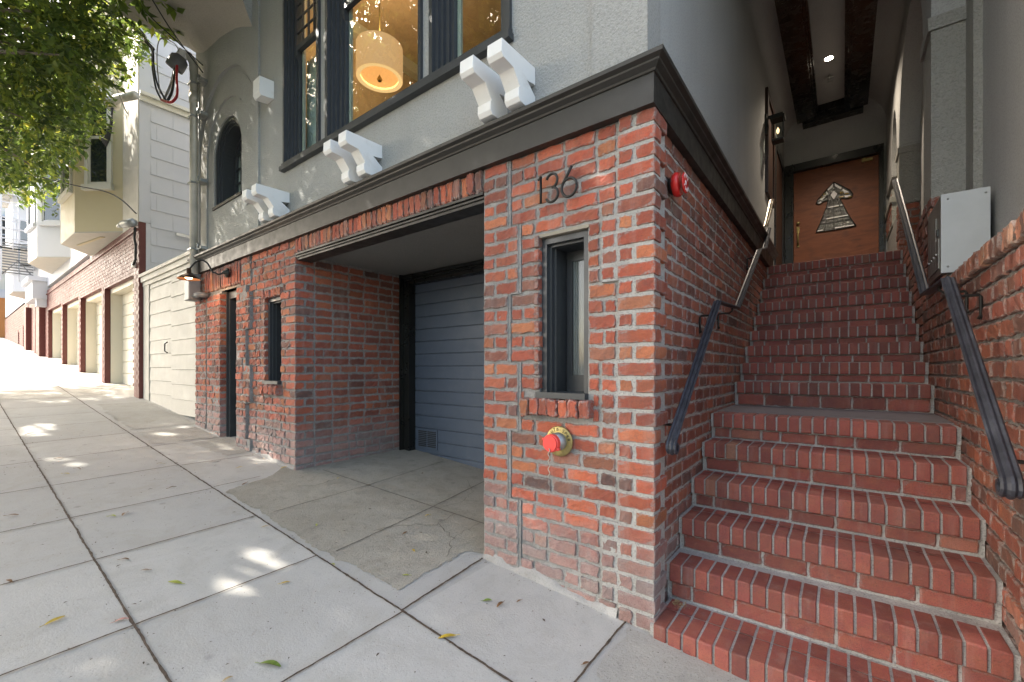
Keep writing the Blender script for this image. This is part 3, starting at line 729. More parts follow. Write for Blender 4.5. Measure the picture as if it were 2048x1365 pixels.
# spandrel fill between 4.12- and 4.20-centred arches
arch_ring(b, CX, 4.20, .66, .94, 2.202, None, 2.86)
arch_ring(b, CX, ZSP, RW, .672, 2.208, None, 3.49)
b.box((CX-.672, 2.208, 2.86), (CX+.672, 2.40, 3.49))
# thin raised line of the inner relief
for i in range(18):
    t0, t1 = R(38+i*5.2), R(38+(i+1)*5.2)
    b.prism([(CX-math.cos(t0)*.655, 2.19, 4.12+math.sin(t0)*.655), (CX-math.cos(t1)*.655, 2.19, 4.12+math.sin(t1)*.655), (CX-math.cos(t1)*.668, 2.19, 4.12+math.sin(t1)*.668), (CX-math.cos(t0)*.668, 2.19, 4.12+math.sin(t0)*.668)], (0, .02, 0))
b.box((-7.262, 2.175, 2.86), (-7.26, 2.4, 7.5))
b.box((-5.62, 2.18, 3.28), (-5.44, 2.198, 3.30))
b.build('stucco_wall', 'stucco_grey', HOUSE)
boxes('upper_storeys', [((-7.26, 2.42, 7.5), (2.5, 12, 11)), ((-7.26, 6.6, .3), (-5.2, 12, 7.5)), ((-5.2, 8.0, 2.7), (-1.0, 12, 7.5)), ((-1.0, 9.1, 2.0), (2.5, 12, 7.5)), ((-.79, 2.172, 5.9), (2.5, 2.42, 7.5)), ((-7.26, 2.172, 7.5), (2.5, 2.42, 11)), ((-7.26, 2.45, .2), (-7.0, 6.6, 7.5))], 'stucco_grey', HOUSE)
# ---- arched window parts
b = MB()
def ringtube(b, cx, zs, zb, r0, r1, y0, y1, n=24, mi=0):
    pr = [(cx-r0, zb)]+[(cx-r0*math.cos(math.pi*i/n), zs+r0*math.sin(math.pi*i/n)) for i in range(n+1)]+[(cx+r0, zb)]
    pq = [(cx-r1, zb)]+[(cx-r1*math.cos(math.pi*i/n), zs+r1*math.sin(math.pi*i/n)) for i in range(n+1)]+[(cx+r1, zb)]
    for i in range(len(pr)-1):
        b.prism([(pr[i][0], y0, pr[i][1]), (pr[i+1][0], y0, pr[i+1][1]), (pq[i+1][0], y0, pq[i+1][1]), (pq[i][0], y0, pq[i][1])], (0, y1-y0, 0), mi)
ringtube(b, CX, ZSP, ZS0, .40, .445, 2.225, 2.46); ringtube(b, CX, ZSP, ZS0, .375, .40, 2.25, 2.46); ringtube(b, CX, ZSP, ZS0, .355, .375, 2.28, 2.46)
AWO = b.build('arched_window', 'trim_charcoal', HOUSE)
b = MB(); ringtube(b, CX, ZSP, ZS0+.03, .315, .355, 2.42, 2.455); b.box((CX-.355, 2.42, ZS0), (CX+.355, 2.455, ZS0+.06))
b.build('sash', 'trim_charcoal', AWO)
b = MB()
for x in (-.16, 0, .16): b.box((CX+x-.01, 2.425, ZS0+.05), (CX+x+.01, 2.45, ZSP+math.sqrt(max(.01, .33**2-x*x))))
for z in (3.66, 3.85, 4.04, 4.23): b.box((CX-.33, 2.427, z-.009), (CX+.33, 2.448, z+.009))
b.build('muntin', 'trim_charcoal', AWO)
b = MB(); pts = [(CX-.33, 2.44, ZS0+.05)]+[(CX-.33*math.cos(math.pi*i/16), 2.44, ZSP+.33*math.sin(math.pi*i/16)) for i in range(17)]+[(CX+.33, 2.44, ZS0+.05)]
b.prism(pts, (0, .005, 0)); b.build('glass', 'window_glass', AWO)
boxes('sill', [((CX-.46, 2.19, ZS0-.035), (CX+.46, 2.42, ZS0))], 'trim_olive', AWO)
b = MB(); b.box((CX-.44, 2.465, 3.3), (CX+.44, 2.47, 4.7)); b.build('blind', 'curtain', AWO)
# ---- triple window
WG = boxes('window', [((-4.70, 2.135, 3.405), (-1.655, 2.34, 3.45)), ((-4.69, 2.155, 3.45), (-1.665, 2.34, 3.485))], 'trim_charcoal', HOUSE)
WG['label'] = 'wide charcoal three part bay of sash windows'
def lite(x0, x1, gx0, gx1, zr, cols, rows):
    f = MB()
    for s, xa, xb in ((1, x0, gx0), (-1, x1, gx1)):
        w_ = xb-xa
        for k, (fr, y) in enumerate(((.0, 2.165), (.28, 2.195), (.5, 2.22), (.72, 2.245))):
            fr2 = (.28, .5, .72, 1.)[k]
            f.box((xa+w_*fr, y, 3.486), (xa+w_*fr2, 2.34, 5.69))
    f.build('frame', 'trim_charcoal', WG)
    s = MB()
    s.box((gx0, 2.262, 3.486), (gx1, 2.30, 3.56)); s.box((gx0, 2.25, zr), (gx1, 2.295, zr+.055))
    for xx in (gx0, gx1-.03): s.box((xx, 2.266, 3.56), (xx+.03, 2.30, zr))
    for xx in (gx0, gx1-.035): s.prism([(xx, 2.248, zr), (xx, 2.248, zr-.05), (xx, 2.262, zr-.085), (xx, 2.29, zr-.085), (xx, 2.29, zr)], (.035, 0, 0))
    s.build('sash', 'trim_charcoal', WG)
    m = MB(); W = (gx1-gx0)
    for c in range(1, cols): m.box((gx0+W*c/cols-.009, 2.262, zr+.055), (gx0+W*c/cols+.009, 2.28, 5.68))
    for r in range(1, rows): m.box((gx0, 2.264, zr+.055+r*.148-.008), (gx1, 2.278, zr+.055+r*.148+.008))
    m.build('muntin', 'trim_charcoal', WG)
    boxes('lining', [((gx0+.03, 2.303, 3.56), (gx0+.062, 2.325, 5.68)), ((gx1-.06, 2.303, 3.56), (gx1-.03, 2.325, 5.68))], 'cream_shade', WG)
    boxes('glass', [((gx0+.005, 2.284, 3.55), (gx1-.005, 2.288, zr+.01)), ((gx0+.005, 2.270, zr+.03), (gx1-.005, 2.273, 5.68))], 'window_glass', WG)
lite(-4.68, -3.965, -4.57, -4.12, 4.665, 4, 7)
lite(-3.85, -2.51, -3.70, -2.62, 4.665, 7, 7)
lite(-2.42, -1.67, -2.29, -1.79, 4.665, 4, 7)
# room behind
b = MB()
b.add([(-5.2, 2.45, 3.0), (-1.1, 2.45, 3.0), (-1.1, 7, 3.0), (-5.2, 7, 3.0), (-5.2, 2.45, 5.9), (-1.1, 2.45, 5.9), (-1.1, 7, 5.9), (-5.2, 7, 5.9)], [(0, 1, 2, 3), (1, 2, 6, 5), (2, 3, 7, 6), (3, 0, 4, 7)], 0)
b.add([(-5.2, 2.36, 5.9), (-1.1, 2.36, 5.9), (-1.1, 7, 5.9), (-5.2, 7, 5.9)], [(0, 1, 2, 3)], 1)
b.build('living_room', ['interior_wall', 'interior_ceiling'], HOUSE)
boxes('ceiling_moulding', [((-5.2, 2.36, 5.78), (-1.1, 2.52, 5.9)), ((-5.2, 6.85, 5.7), (-1.1, 7.0, 5.9)), ((-5.2, 2.52, 5.75), (-5.08, 6.85, 5.9))], 'cream_shade', HOUSE)
# curtains behind the left light
b = MB(); rows = []
for i in range(61):
    x = -4.66+.42*i/60; y = 2.42+.022*math.sin(i*.9)+.01*math.sin(i*2.3); rows.append([(x, y, 3.35), (x, y+.01, 4.68)])
b.grid(rows, 0, True); c_ = b.build('curtain', 'curtain'); tag(c_, 'pale sheer curtain hanging behind the left window pane', 'curtain')
# pendant lamp
LX, LY, LZ = -4.17, 3.0, 4.62
PLAMP = empty('pendant_lamp', (LX, LY, LZ), 'lit drum shade lamp hanging behind the large middle window', 'lamp')
b = MB(); Mx = Matrix.Translation((LX, LY, LZ))
b.lathe([(.255, 0), (.255, .35)], 48, Mx); b.lathe([(.250, .35), (.250, 0)], 48, Mx); b.lathe([(.2505, 0), (.255, 0)], 48, Mx); b.build('lamp_shade', 'lamp_fabric', PLAMP)
b = MB(); b.lathe([(.205, .03), (.205, .10), (.0, .13)], 48, Mx); b.build('diffuser', 'lamp_liner', PLAMP)
b = MB(); b.tube([(LX, LY, LZ+.3), (LX, LY, 5.9)], .006); None; b.lathe([(.02, -.03), (.03, -.01), (.0, .05)], 16, Mx); b.build('stem', 'brass', PLAMP)
b = MB(); b.lathe([(.249, .0), (.249, .008), (.205, .008), (.205, .0), (.249, .0)], 48, Mx); b.build('rim', 'lamp_rim', PLAMP)
pl = bpy.data.lights.new('pendant_light', 'POINT'); pl.energy = 6.5; pl.color = (1, .66, .36); pl.shadow_soft_size = .12
plo = bpy.data.objects.new('pendant_light', pl); COL.objects.link(plo); plo.location = (0, 0, .5); plo.parent = PLAMP
# ---- brackets
def bracket(x1, wd=.106):
    prof = [(2.195, 3.168), (1.866, 3.158), (1.862, 3.082), (1.880, 3.060), (1.972, 3.054), (2.036, 2.972), (2.022, 2.965), (2.022, 2.915), (2.040, 2.892), (2.195, 2.885), (2.195, 2.99), (2.10, 3.05), (2.195, 3.063)]
    bm = bmesh.new(); lo = [bm.verts.new((x1-wd, y, z)) for y, z in prof]; hi = [bm.verts.new((x1, y, z)) for y, z in prof]
    n = len(prof); bm.faces.new(lo[::-1]); bm.faces.new(hi)
    for i in range(n): bm.faces.new((lo[i], lo[(i+1) % n], hi[(i+1) % n], hi[i]))
    bmesh.ops.bevel(bm, geom=[e for e in bm.edges], offset=.0022, segments=1, affect='EDGES')
    b = MB(); b.bm(bm); return b.build('bracket', 'white_paint', HOUSE)
for x in (-1.492, -1.705, -3.012, -3.232, -4.581, -4.805): bracket(x)
b = MB(); b.prism([(-4.93, 2.195, 4.468), (-4.93, 2.042, 4.452), (-4.93, 2.04, 4.29), (-4.93, 2.06, 4.255), (-4.93, 2.195, 4.275)], (-.155, 0, 0)); b.build('white_block', 'white_paint', HOUSE)
# ---- projecting bay top left
b = MB(); rows = []
wall = [(-7.62, 6.04), (-7.27, 5.80), (-6.96, 5.66), (-6.35, 5.60), (-5.85, 5.48), (-5.43, 5.285)]
xs = np.linspace(-7.62, -5.43, 15)
for x in xs:
    zw = np.interp(x, [p[0] for p in wall], [p[1] for p in wall]); r = []
    zw = max(zw, 5.2)
    for k in range(8):
        t = k/7; r.append((x, 2.17-(.755)*t, zw+(6.035-zw)*math.sin(t*math.pi/2)**.7))
    rows.append(r)
b.grid(rows, 0, True)
pr = [rows[-1][k] for k in range(8)]
b.prism(pr+[(-5.43, 1.415, 8.5), (-5.43, 2.17, 8.5)], (.003, 0, 0), 1)
b.box((-7.62, 1.41, 6.036), (-5.43, 1.43, 8.5), 1); b.box((-7.622, 1.43, 6.036), (-7.60, 2.4, 8.5), 1)
b.build('bay', ['stucco_soffit', 'stucco_grey'], HOUSE)
# ---- porch: walls, ceiling, beams
b = MB()
b.box((-.99, 2.375, 2.88), (-.80, 6.4, 5.5)); b.box((-.99, 6.4, 2.65), (-.80, 8.8, 5.5)); b.box((-.99, 8.8, 4.79), (.8, 9.1, 5.6))
b.box((-.99, 8.8, 2.5), (-.80, 9.1, 4.79)); b.box((.49, 8.8, 2.5), (.8, 9.1, 4.79))
# coves
def cove(b, xw, sgn, y0, y1, r=.26, z=5.46, mi=0):
    rows = []
    for i in range(9):
        t = math.pi/2*i/8; rows.append([(xw+sgn*r*(1-math.cos(t)), y, z-r+r*math.sin(t)) for y in (y0, y1)])
    b.grid(rows, mi, True)
cove(b, -.799, 1, 2.2, 8.8); cove(b, .529, -1, 2.2, 8.8)
rows = []
for i in range(9):
    t = math.pi/2*i/8; rows.append([(x, 8.8-.3*(1-math.cos(t)), 5.46-.3+.3*math.sin(t)) for x in (-.8, .53)])
b.grid(rows, 0, True)
b.build('porch_wall', 'stucco_porch', HOUSE)
b = MB(); b.box((-.99, 2.2, 5.46), (-.31, 8.8, 5.9)); b.box((.02, 2.2, 5.46), (.9, 8.8, 5.9)); b.box((-.31, 8.43, 5.46), (.02, 8.8, 5.9)); b.box((-.31, 2.2, 5.50), (.02, 8.43, 5.9))
b.build('porch_ceiling', 'stucco_porch', HOUSE)
b = MB()
for (xa, xb, x2, x3) in ((-.585, -.36, -.36, -.31), (.30, .09, .09, .02)):
    b.box((xa, 2.5, 5.30), (xb, 8.40, 5.47)); b.box((x2, 2.5, 5.34), ((x2+x3)/2, 8.42, 5.47)); b.box(((x2+x3)/2, 2.5, 5.39), (x3, 8.43, 5.495))
b.box((-.36, 8.405, 5.34), (.09, 8.50, 5.47)); b.box((-.31, 8.38, 5.39), (.02, 8.405, 5.495)); b.box((-.52, 8.42, 5.28), (.25, 8.60, 5.46))
b.build('ceiling_beam', 'beam_black', HOUSE)
# right arcade wall
b = MB(); XR = .53
def rwall(y0, y1, z0, z1, x=XR, x2=.95): b.box((x, y0, z0), (x2, y1, z1), mi_)
mi_ = 1
b.box((.535, 4.56, 2.63), (.72, 4.95, 3.90), 1)             # pilaster 1
b.box((.515, 4.545, 3.90), (.72, 4.97, 4.00), 1)
b.box((.72, 4.33, 1.95), (.765, 4.9, 5.46), 1)             # stepped edge
b.box((.535, 6.92, 3.30), (.72, 7.18, 3.90), 1); b.box((.52, 6.90, 3.90), (.72, 7.2, 3.97), 1)
b.box((.535, 7.9, 3.3), (.72, 8.8, 3.80), 1); b.box((.515, 7.88, 3.62), (.72, 8.8, 3.70), 1)
b.box((.765, 2.45, 1.90), (.95, 4.9, 5.5), 0); b.box((.72, 4.9, 2.3), (.95, 8.8, 5.5), 0)
b.box((.79, 2.2, 1.9), (1.1, 2.46, 5.5), 0)
def arch_sp(b, yc, r, zs, y0, y1, z1, x0=.535, x1=.72, n=20, rz=1.0, mi=0):
    P = [(yc-r*math.cos(math.pi*i/n), zs+r*rz*math.sin(math.pi*i/n)) for i in range(n+1)]
    P = [(y0, zs)]+P+[(y1, zs)]
    for (ya, za), (yb, zb) in zip(P[:-1], P[1:]):
        if yb-ya < 1e-5: continue
        b.prism([(x0, ya, za), (x0, yb, zb), (x0, yb, z1), (x0, ya, z1)], (x1-x0, 0, 0), mi)
arch_sp(b, 5.94, .97, 4.0, 4.56, 6.92, 5.46, rz=1.0); arch_sp(b, 7.55, .35, 3.97, 6.92, 8.8, 5.46, rz=2.1)
b.box((.535, 4.2, 4.9), (.72, 4.56, 5.46), 0)
b.build('arcade_wall', ['stucco_porch', 'stucco_heavy'], HOUSE)
# ---- entry door and frame
FR = boxes('door_frame', [((-.79, 8.72, 2.64), (-.665, 8.84, 4.79)), ((.445, 8.72, 2.64), (.50, 8.84, 4.79)), ((-.665, 8.72, 4.66), (.445, 8.84, 4.79)), ((-.685, 8.70, 2.64), (-.665, 8.72, 4.79)), ((-.665, 8.70, 4.66), (.445, 8.72, 4.68))], 'trim_black', HOUSE)
DR = boxes('entry_door', [((-.662, 8.79, 2.655), (.443, 8.835, 4.657))], 'door_wood', HOUSE)
SH = [(-.115, 4.37), (-.02, 4.29), (.09, 4.19), (.128, 4.12), (.115, 4.075), (.06, 4.062), (-.01, 4.085), (-.035, 4.08), (.02, 3.93), (.09, 3.76), (.168, 3.605), (-.09, 3.59), (-.352, 3.60), (-.275, 3.80), (-.215, 3.98), (-.19, 4.09), (-.24, 4.09), (-.31, 4.055), (-.352, 4.075), (-.33, 4.13), (-.22, 4.26)]
b = MB(); b.prism([(x, 8.782, z) for x, z in SH], (0, .006, 0)); SG = b.build('stained_glass', 'lead_glass', DR)
b = MB()
def bar(b, p, q, r=.0042, y=8.778): b.tube([(p[0], y, p[1]), (q[0], y, q[1])], r, 6)
for i in range(len(SH)): bar(b, SH[i], SH[(i+1) % len(SH)], .007)
for (p, q) in (((-.115, 4.37), (-.115, 4.25)), ((-.115, 4.25), (-.165, 4.17)), ((-.115, 4.25), (-.065, 4.17)), ((-.165, 4.17), (-.115, 4.08)), ((-.065, 4.17), (-.115, 4.08)), ((-.115, 4.08), (-.115, 3.6)), ((-.16, 4.09), (-.24, 3.6)), ((-.07, 4.09), (.03, 3.6)),
               ((-.22, 3.96), (0, 3.96)), ((-.27, 3.78), (.07, 3.78)), ((-.23, 4.25), (-.2, 4.12)), ((.0, 4.27), (-.02, 4.12)), ((-.165, 4.17), (-.3, 4.16)), ((-.065, 4.17), (.09, 4.15)), ((-.3, 3.72), (.1, 3.72))): bar(b, p, q)
b.build('lead_line', 'black_iron', SG)
for (x, z, w_, h_) in ((-.235, 4.20, .035, .03), (-.01, 4.175, .05, .035), (.05, 4.15, .05, .02), (.09, 4.085, .04, .015), (-.08, 3.965, .05, .01), (-.17, 3.785, .05, .01), (-.27, 4.16, .03, .03), (-.02, 4.11, .06, .012)): boxes('amber_pane', [((x-w_/2, 8.776, z-h_/2), (x+w_/2, 8.781, z+h_/2))], 'amber_glass', SG)
for (p, q) in (((-.19, 3.967), (-.05, 3.967)), ((-.03, 3.967), (.0, 3.967)), ((-.22, 3.787), (.07, 3.787)), ((-.33, 3.612), (-.26, 3.612)), ((-.1, 3.615), (.14, 3.612))): boxes('clear_pane', [((p[0], 8.775, p[1]), (q[0], 8.780, p[1]+.016))], 'silver_pane', SG)
for pg in ([(-.21, 4.24), (-.30, 4.13), (-.27, 4.11), (-.19, 4.20)], [(.02, 4.12), (.10, 4.11), (.09, 4.08), (.03, 4.09)], [(-.29, 4.10), (-.33, 4.08), (-.30, 4.065), (-.27, 4.08)], [(-.125, 4.35), (-.20, 4.27), (-.19, 4.25), (-.13, 4.29)], [(-.105, 4.35), (-.01, 4.25), (-.03, 4.235), (-.10, 4.3)], [(.0, 4.235), (.09, 4.15), (.02, 4.15), (-.02, 4.2)], [(-.115, 4.235), (-.16, 4.17), (-.115, 4.09), (-.07, 4.17)]):
    b = MB(); b.prism([(x, 8.776, z) for x, z in pg], (0, .004, 0)); b.build('clear_pane', 'silver_pane', SG)
b = MB(); b.lathe([(0, .02), (.025, .018), (.028, 0)], 16, Matrix.Translation((-.6, 8.785, 3.80)) @ Matrix.Rotation(R(90), 4, 'X'))
b.tube([(-.6, 8.78, 3.70), (-.6, 8.745, 3.66), (-.6, 8.74, 3.55), (-.6, 8.745, 3.47), (-.6, 8.78, 3.42)], .011); b.box((-.62, 8.776, 3.64), (-.58, 8.79, 3.74)); b.box((-.615, 8.776, 3.40), (-.585, 8.79, 3.45)); b.build('handle', 'brass', DR)
b = MB(); b.box((.24, 8.74, 4.585), (.37, 8.79, 4.62)); b.box((.24, 8.74, 4.62), (.28, 8.78, 4.64)); b.build('door_closer', 'brass', DR)
# side door in the left porch wall and its frame
SD = boxes('side_door_frame', [((-.805, 7.38, 2.64), (-.78, 7.52, 4.75)), ((-.805, 8.42, 2.64), (-.78, 8.56, 4.75)), ((-.805, 7.52, 4.62), (-.78, 8.42, 4.75))], 'trim_black', HOUSE)
boxes('side_door', [((-.803, 7.52, 2.64), (-.795, 8.42, 4.62))], 'wood_trim_dark', HOUSE)
boxes('threshold', [((-.80, 6.62, 2.60), (.53, 8.9, 2.648))], 'concrete_landing', HOUSE)

# =================================================================== STAIRCASE
ST = empty('brick_staircase', (-.12, 2.2, .06), 'red brick porch stair with rowlock treads rising between two brick walls', 'stairs')
NOS = [(2.13, .068), (2.43, .262), (2.66, .452), (2.93, .632), (3.20, .826), (3.455, 1.006), (4.35, 1.218), (4.62, 1.388), (4.89, 1.563), (5.155, 1.733), (5.41, 1.915), (5.665, 2.089), (5.89, 2.267), (6.13, 2.444), (6.43, 2.655)]
for i, (y, z) in enumerate(NOS):
    b = MB(); x0, x1 = (-.775, .525)
    if i == 0: x0, x1 = -.76, .80
    zp = NOS[i-1][1] if i else -.20
    n = 19 if i else 22; ptch = (x1-x0-.02)/n; hh = .100 if i else .17
    nxt = NOS[i+1][0] if i < len(NOS)-1 else 6.66
    for k in range(n):
        xc = x0+.01+ptch*(k+.5)
        if x1-x0 > .5:
            # rowlock: front face and a bevelled top
            wv = ptch-.011; j = rng.normal(0, .0012); dz = rng.normal(0, .0012); e = .007
            depth = .185; tone = rng.random()
            P = []
            ys = [y+j+.0, y+j+e*.35, y+j+e, y+depth]
            zt = z+dz
            sec = [(y+j+.004, zt-hh), (y+j, zt-hh+.006), (y+j, zt-e), (y+j+e*.35, zt-e*.35), (y+j+e, zt), (y+depth, zt-.002)]
            for (yy, zz) in sec:
                for u in (-1, -.9, 0, .9, 1):
                    ins = .003 if abs(u) > .95 else 0
                    P.append((xc+u*wv/2, yy+ins+rng.normal(0, .0006), zz-ins*.6+rng.normal(0, .0006)))
            F = [(a*5+c, a*5+c+1, a*5+c+6, a*5+c+5) for a in range(len(sec)-1) for c in range(4)]
            b.add(P, F, 0, (tone, rng.random(), 0))
            # sides down to mortar level
            for s in (0, 4):
                q = [P[a*5+s] for a in range(len(sec))]+[(P[s][0], y+depth, zt-hh)]
                b.add(q, [tuple(range(len(q)))], 0, (tone, .4, 0))
            # back strip behind the rowlock
            if nxt-y > .23 and i != 5:
                b.add([(xc-wv/2, y+depth+.004, zt-.001), (xc+wv/2, y+depth+.004, zt-.001), (xc+wv/2, nxt+.002, zt-.001), (xc-wv/2, nxt+.002, zt-.001)], [(0, 1, 2, 3)], 0, (rng.random(), rng.random(), 0))
    # mortar core under the treads
    tt = .006
    b.box((x0-.005, y+.012, z-hh-.0), (x1+.005, nxt+.05, z-tt), 1)
    # riser stretchers
    if i:
        zr0 = NOS[i-1][1]+.004; zr1 = z-hh-.006
        hgt = zr1-zr0-.006
        if hgt > .02:
            row_fill(b, (0, y+.022, 0), UX, NZf, x0+.015+(.0 if i % 2 else .07)*0, x1-.01, (zr0+zr1)/2, hgt, i % 2, .205, .11, .012, .0014, .03, 0, 0, .04)
        b.box((x0-.005, y+.030, NOS[i-1][1]-.05), (x1+.005, nxt+.05, z-hh), 1)
    if i == 5: b.box((x0-.005, y+.19, z-.02), (x1+.005, 4.40, z+.002), 2)
    if i == 14: b.box((x0-.005, y+.19, z-.05), (x1+.005, 6.66, z-.004), 1)
    o = b.build('step', ['brick_step', 'mortar_step', 'concrete_landing'], ST)
b = MB(); b.box((-.775, 2.2, -.3), (.525, 3.4, .05)); b.box((-.775, 3.5, -.3), (.525, 6.6, .80)); b.box((-.775, 4.6, .8), (.525, 6.6, 1.2)); b.build('stair_core', 'mortar_grey', ST)
# dry litter heap on the first step
b = MB()
for k in range(90):
    x, y = -.72+abs(rng.normal(0, .03)), 2.40-abs(rng.normal(0, .03)); a = rng.uniform(0, 6.28); l = rng.uniform(.004, .012); z = .07+rng.uniform(0, .02)
    b.add([(x, y, z), (x+l*math.cos(a), y+l*math.sin(a), z+.004), (x+.3*l*math.cos(a+1.3), y+.3*l*math.sin(a+1.3), z+.006)], [(0, 1, 2)])
b.build('dry_litter', 'leaf_tan'); tag(bpy.data.objects['dry_litter'], kind='stuff')

# =================================================================== HANDRAILS
RPROF = [(-.024, -.006), (-.026, .004), (-.020, .010), (-.012, .006), (-.004, .014), (.004, .014), (.012, .006), (.020, .010), (.026, .004), (.024, -.006)]
def volute(y, z, dirn, n=14, r0=.034):
    out = []
    for i in range(n+1):
        t = i/n; a = R(200)-R(400)*t; r = r0*(1-.55*t)
        out.append((t, a, r))
    return out
def rail(name, x, pts, label, wall_x, vol=True, mat='iron_rail', posts=()):
    root = empty(name, (x, pts[0][0], pts[0][1]), label, 'handrail', 'iron handrails on the porch stair')
    path = [Vector((x, y, z)) for y, z in pts]
    if vol:
        d = (path[1]-path[0]).normalized(); c0 = path[0]+Vector((0, d.z, -d.y))*.034
        cur = []
        a0 = math.atan2((path[0]-c0).z, (path[0]-c0).y)
        for i in range(1, 13):
            a = a0+R(28)*i; r = .034*(1-.045*i); cur.append(c0+Vector((0, math.cos(a)*r, math.sin(a)*r)))
        path = cur[::-1]+path
    b = MB(); b.sweep(path, RPROF); b.build('rail', mat, root)
    for (y, z) in posts:
        bb = MB(); s = 1 if wall_x > x else -1
        bb.tube([(x, y, z-.008), (x, y, z-.03), (x+s*.02, y, z-.045), (wall_x-s*.012, y, z-.045), (wall_x-s*.006, y, z-.055), (wall_x-s*.006, y, z-.14), (wall_x-s*.015, y, z-.16)], .007, 8)
        bb.lathe([(.016, 0), (.014, .006), (0, .008)], 12, Matrix.Translation((wall_x, y, z-.15)) @ Matrix.Rotation(R(-90*s), 4, 'Y'))
        bb.build('bracket', 'black_iron', root)
    return root
rail('handrail', -.68, [(2.205, .965), (3.205, 1.79), (3.90, 1.825), (5.05, 2.545), (5.46, 2.65), (5.80, 2.96)], 'iron handrail on the left brick wall with a curled lower end and level middle', -.785, True, posts=((2.35, 1.08), (3.15, 1.74), (3.7, 1.81), (5.0, 2.51)))
rail('handrail', .42, [(2.03, .985), (3.07, 1.785), (3.82, 1.81), (5.85, 3.25)], 'long iron handrail on the right brick wall passing under the mailbox', .53, True, posts=((2.15, 1.07), (3.0, 1.73), (3.30, 1.79)))
rail('handrail', -.70, [(5.72, 2.97), (6.26, 3.44)], 'short upper handrail piece by the dark notice frame on the left porch wall', -.80, False, 'steel_worn', posts=((5.80, 3.04),))
bpy.data.objects['handrail.002']['group'] = 'iron handrails on the porch stair'

# =================================================================== THINGS ON THE WALLS
# mailbox
MBX = empty('mailbox', (.63, 4.24, 1.98), 'grey metal apartment mailbox with a blank pale side panel above the right handrail', 'mailbox')
boxes('cabinet', [((.524, 3.985, 1.975), (.735, 4.50, 2.465))], 'mailbox_paint', MBX, .003)
b = MB(); b.box((.512, 3.975, 1.96), (.524, 4.51, 2.475), 0, None, .002); b.box((.512, 3.97, 1.96), (.735, 3.985, 2.475), 1, None, .002); b.build('trim_frame', ['mailbox_alu', 'mailbox_paint'], MBX)
for x_ in (.545, .715):
    for z_ in (2.0, 2.44):
        b = MB(); b.lathe([(.006, 0), (.006, .003), (0, .004)], 10, Matrix.Translation((x_, 3.97, z_)) @ Matrix.Rotation(R(90), 4, 'X')); b.build('screw', 'galvanised', MBX)
for k in range(4):
    b = MB(); y = 4.02+k*.105; b.box((.505, y, 2.0), (.512, y+.098, 2.36 if k else 2.2), 0, None, .001); d_ = b.build('mail_door', 'mailbox_alu', MBX)
    b = MB(); b.lathe([(.008, 0), (.008, .008), (0, .009)], 12, Matrix.Translation((.505, y+.05, 2.10)) @ Matrix.Rotation(R(-90), 4, 'Y')); b.build('lock', 'galvanised', d_)
b = MB(); b.box((.504, 4.05, 2.22), (.511, 4.09, 2.27)); b.build('card_window', 'dark_glass', MBX)
# alarm bell
AB = empty('alarm_bell', (-.78, 2.50, 2.365), 'round red fire alarm bell mounted high on the brick corner beside the stair', 'alarm bell')
Mb = Matrix.Translation((-.776, 2.50, 2.365)) @ Matrix.Rotation(R(90), 4, 'Y') @ Matrix.Scale(.88, 4)
b = MB(); b.lathe([(0, .0), (.052, .0), (.055, .014), (.05, .02), (.0, .02)], 32, Mb); b.build('mount', 'black_iron', AB)
b = MB(); b.lathe([(.045, .020), (.068, .022), (.0755, .034), (.0755, .050), (.069, .062)], 40, Mb); b.lathe([(.069, .062), (0, .064)], 40, Mb); b.build('gong', 'red_paint', AB)
b = MB(); b.lathe([(.0, .085), (.060, .085), (.064, .090), (.060, .095), (0, .095)], 40, Mb); b.lathe([(.008, .07), (.008, .085)], 12, Mb); PLT = b.build('sign_plate', 'red_paint', AB)
b = MB()
def stroke_glyphs(b, text, M4, size, th, mi=0, spacing=.72):
    """simple stroke letters in local XY, centred"""
    G = {'F': [[(0, 0), (0, 1), (.6, 1)], [(0, .55), (.5, .55)]], 'I': [[(.3, 0), (.3, 1)]], 'R': [[(0, 0), (0, 1), (.5, 1), (.6, .8), (.5, .55), (0, .55)], [(.3, .55), (.6, 0)]],
         'E': [[(.6, 0), (0, 0), (0, 1), (.6, 1)], [(0, .5), (.45, .5)]], 'A': [[(0, 0), (.3, 1), (.6, 0)], [(.12, .38), (.48, .38)]], 'U': [[(0, 1), (0, .2), (.15, 0), (.45, 0), (.6, .2), (.6, 1)]],
         'T': [[(.3, 0), (.3, 1)], [(0, 1), (.6, 1)]], 'O': [[(.3, 0), (.05, .2), (0, .5), (.05, .8), (.3, 1), (.55, .8), (.6, .5), (.55, .2), (.3, 0)]], 'S': [[(.6, .85), (.4, 1), (.1, .95), (0, .75), (.15, .55), (.5, .45), (.6, .25), (.45, .03), (.15, 0), (0, .15)]],
         'P': [[(0, 0), (0, 1), (.5, 1), (.6, .78), (.5, .5), (0, .5)]], 'K': [[(0, 0), (0, 1)], [(.6, 1), (0, .45)], [(.2, .6), (.6, 0)]], '-': [[(.1, .5), (.5, .5)]], 'L': [[(0, 1), (0, 0), (.55, 0)]], 'M': [[(0, 0), (0, 1), (.3, .4), (.6, 1), (.6, 0)]], ' ': []}
    w_ = len(text)*spacing*size
    for i, ch in enumerate(text):
        for st in G[ch]:
            b.tube([M4 @ Vector((-w_/2+(i*spacing+p[0])*size, p[1]*size, 0)) for p in st], th, 5, mi)
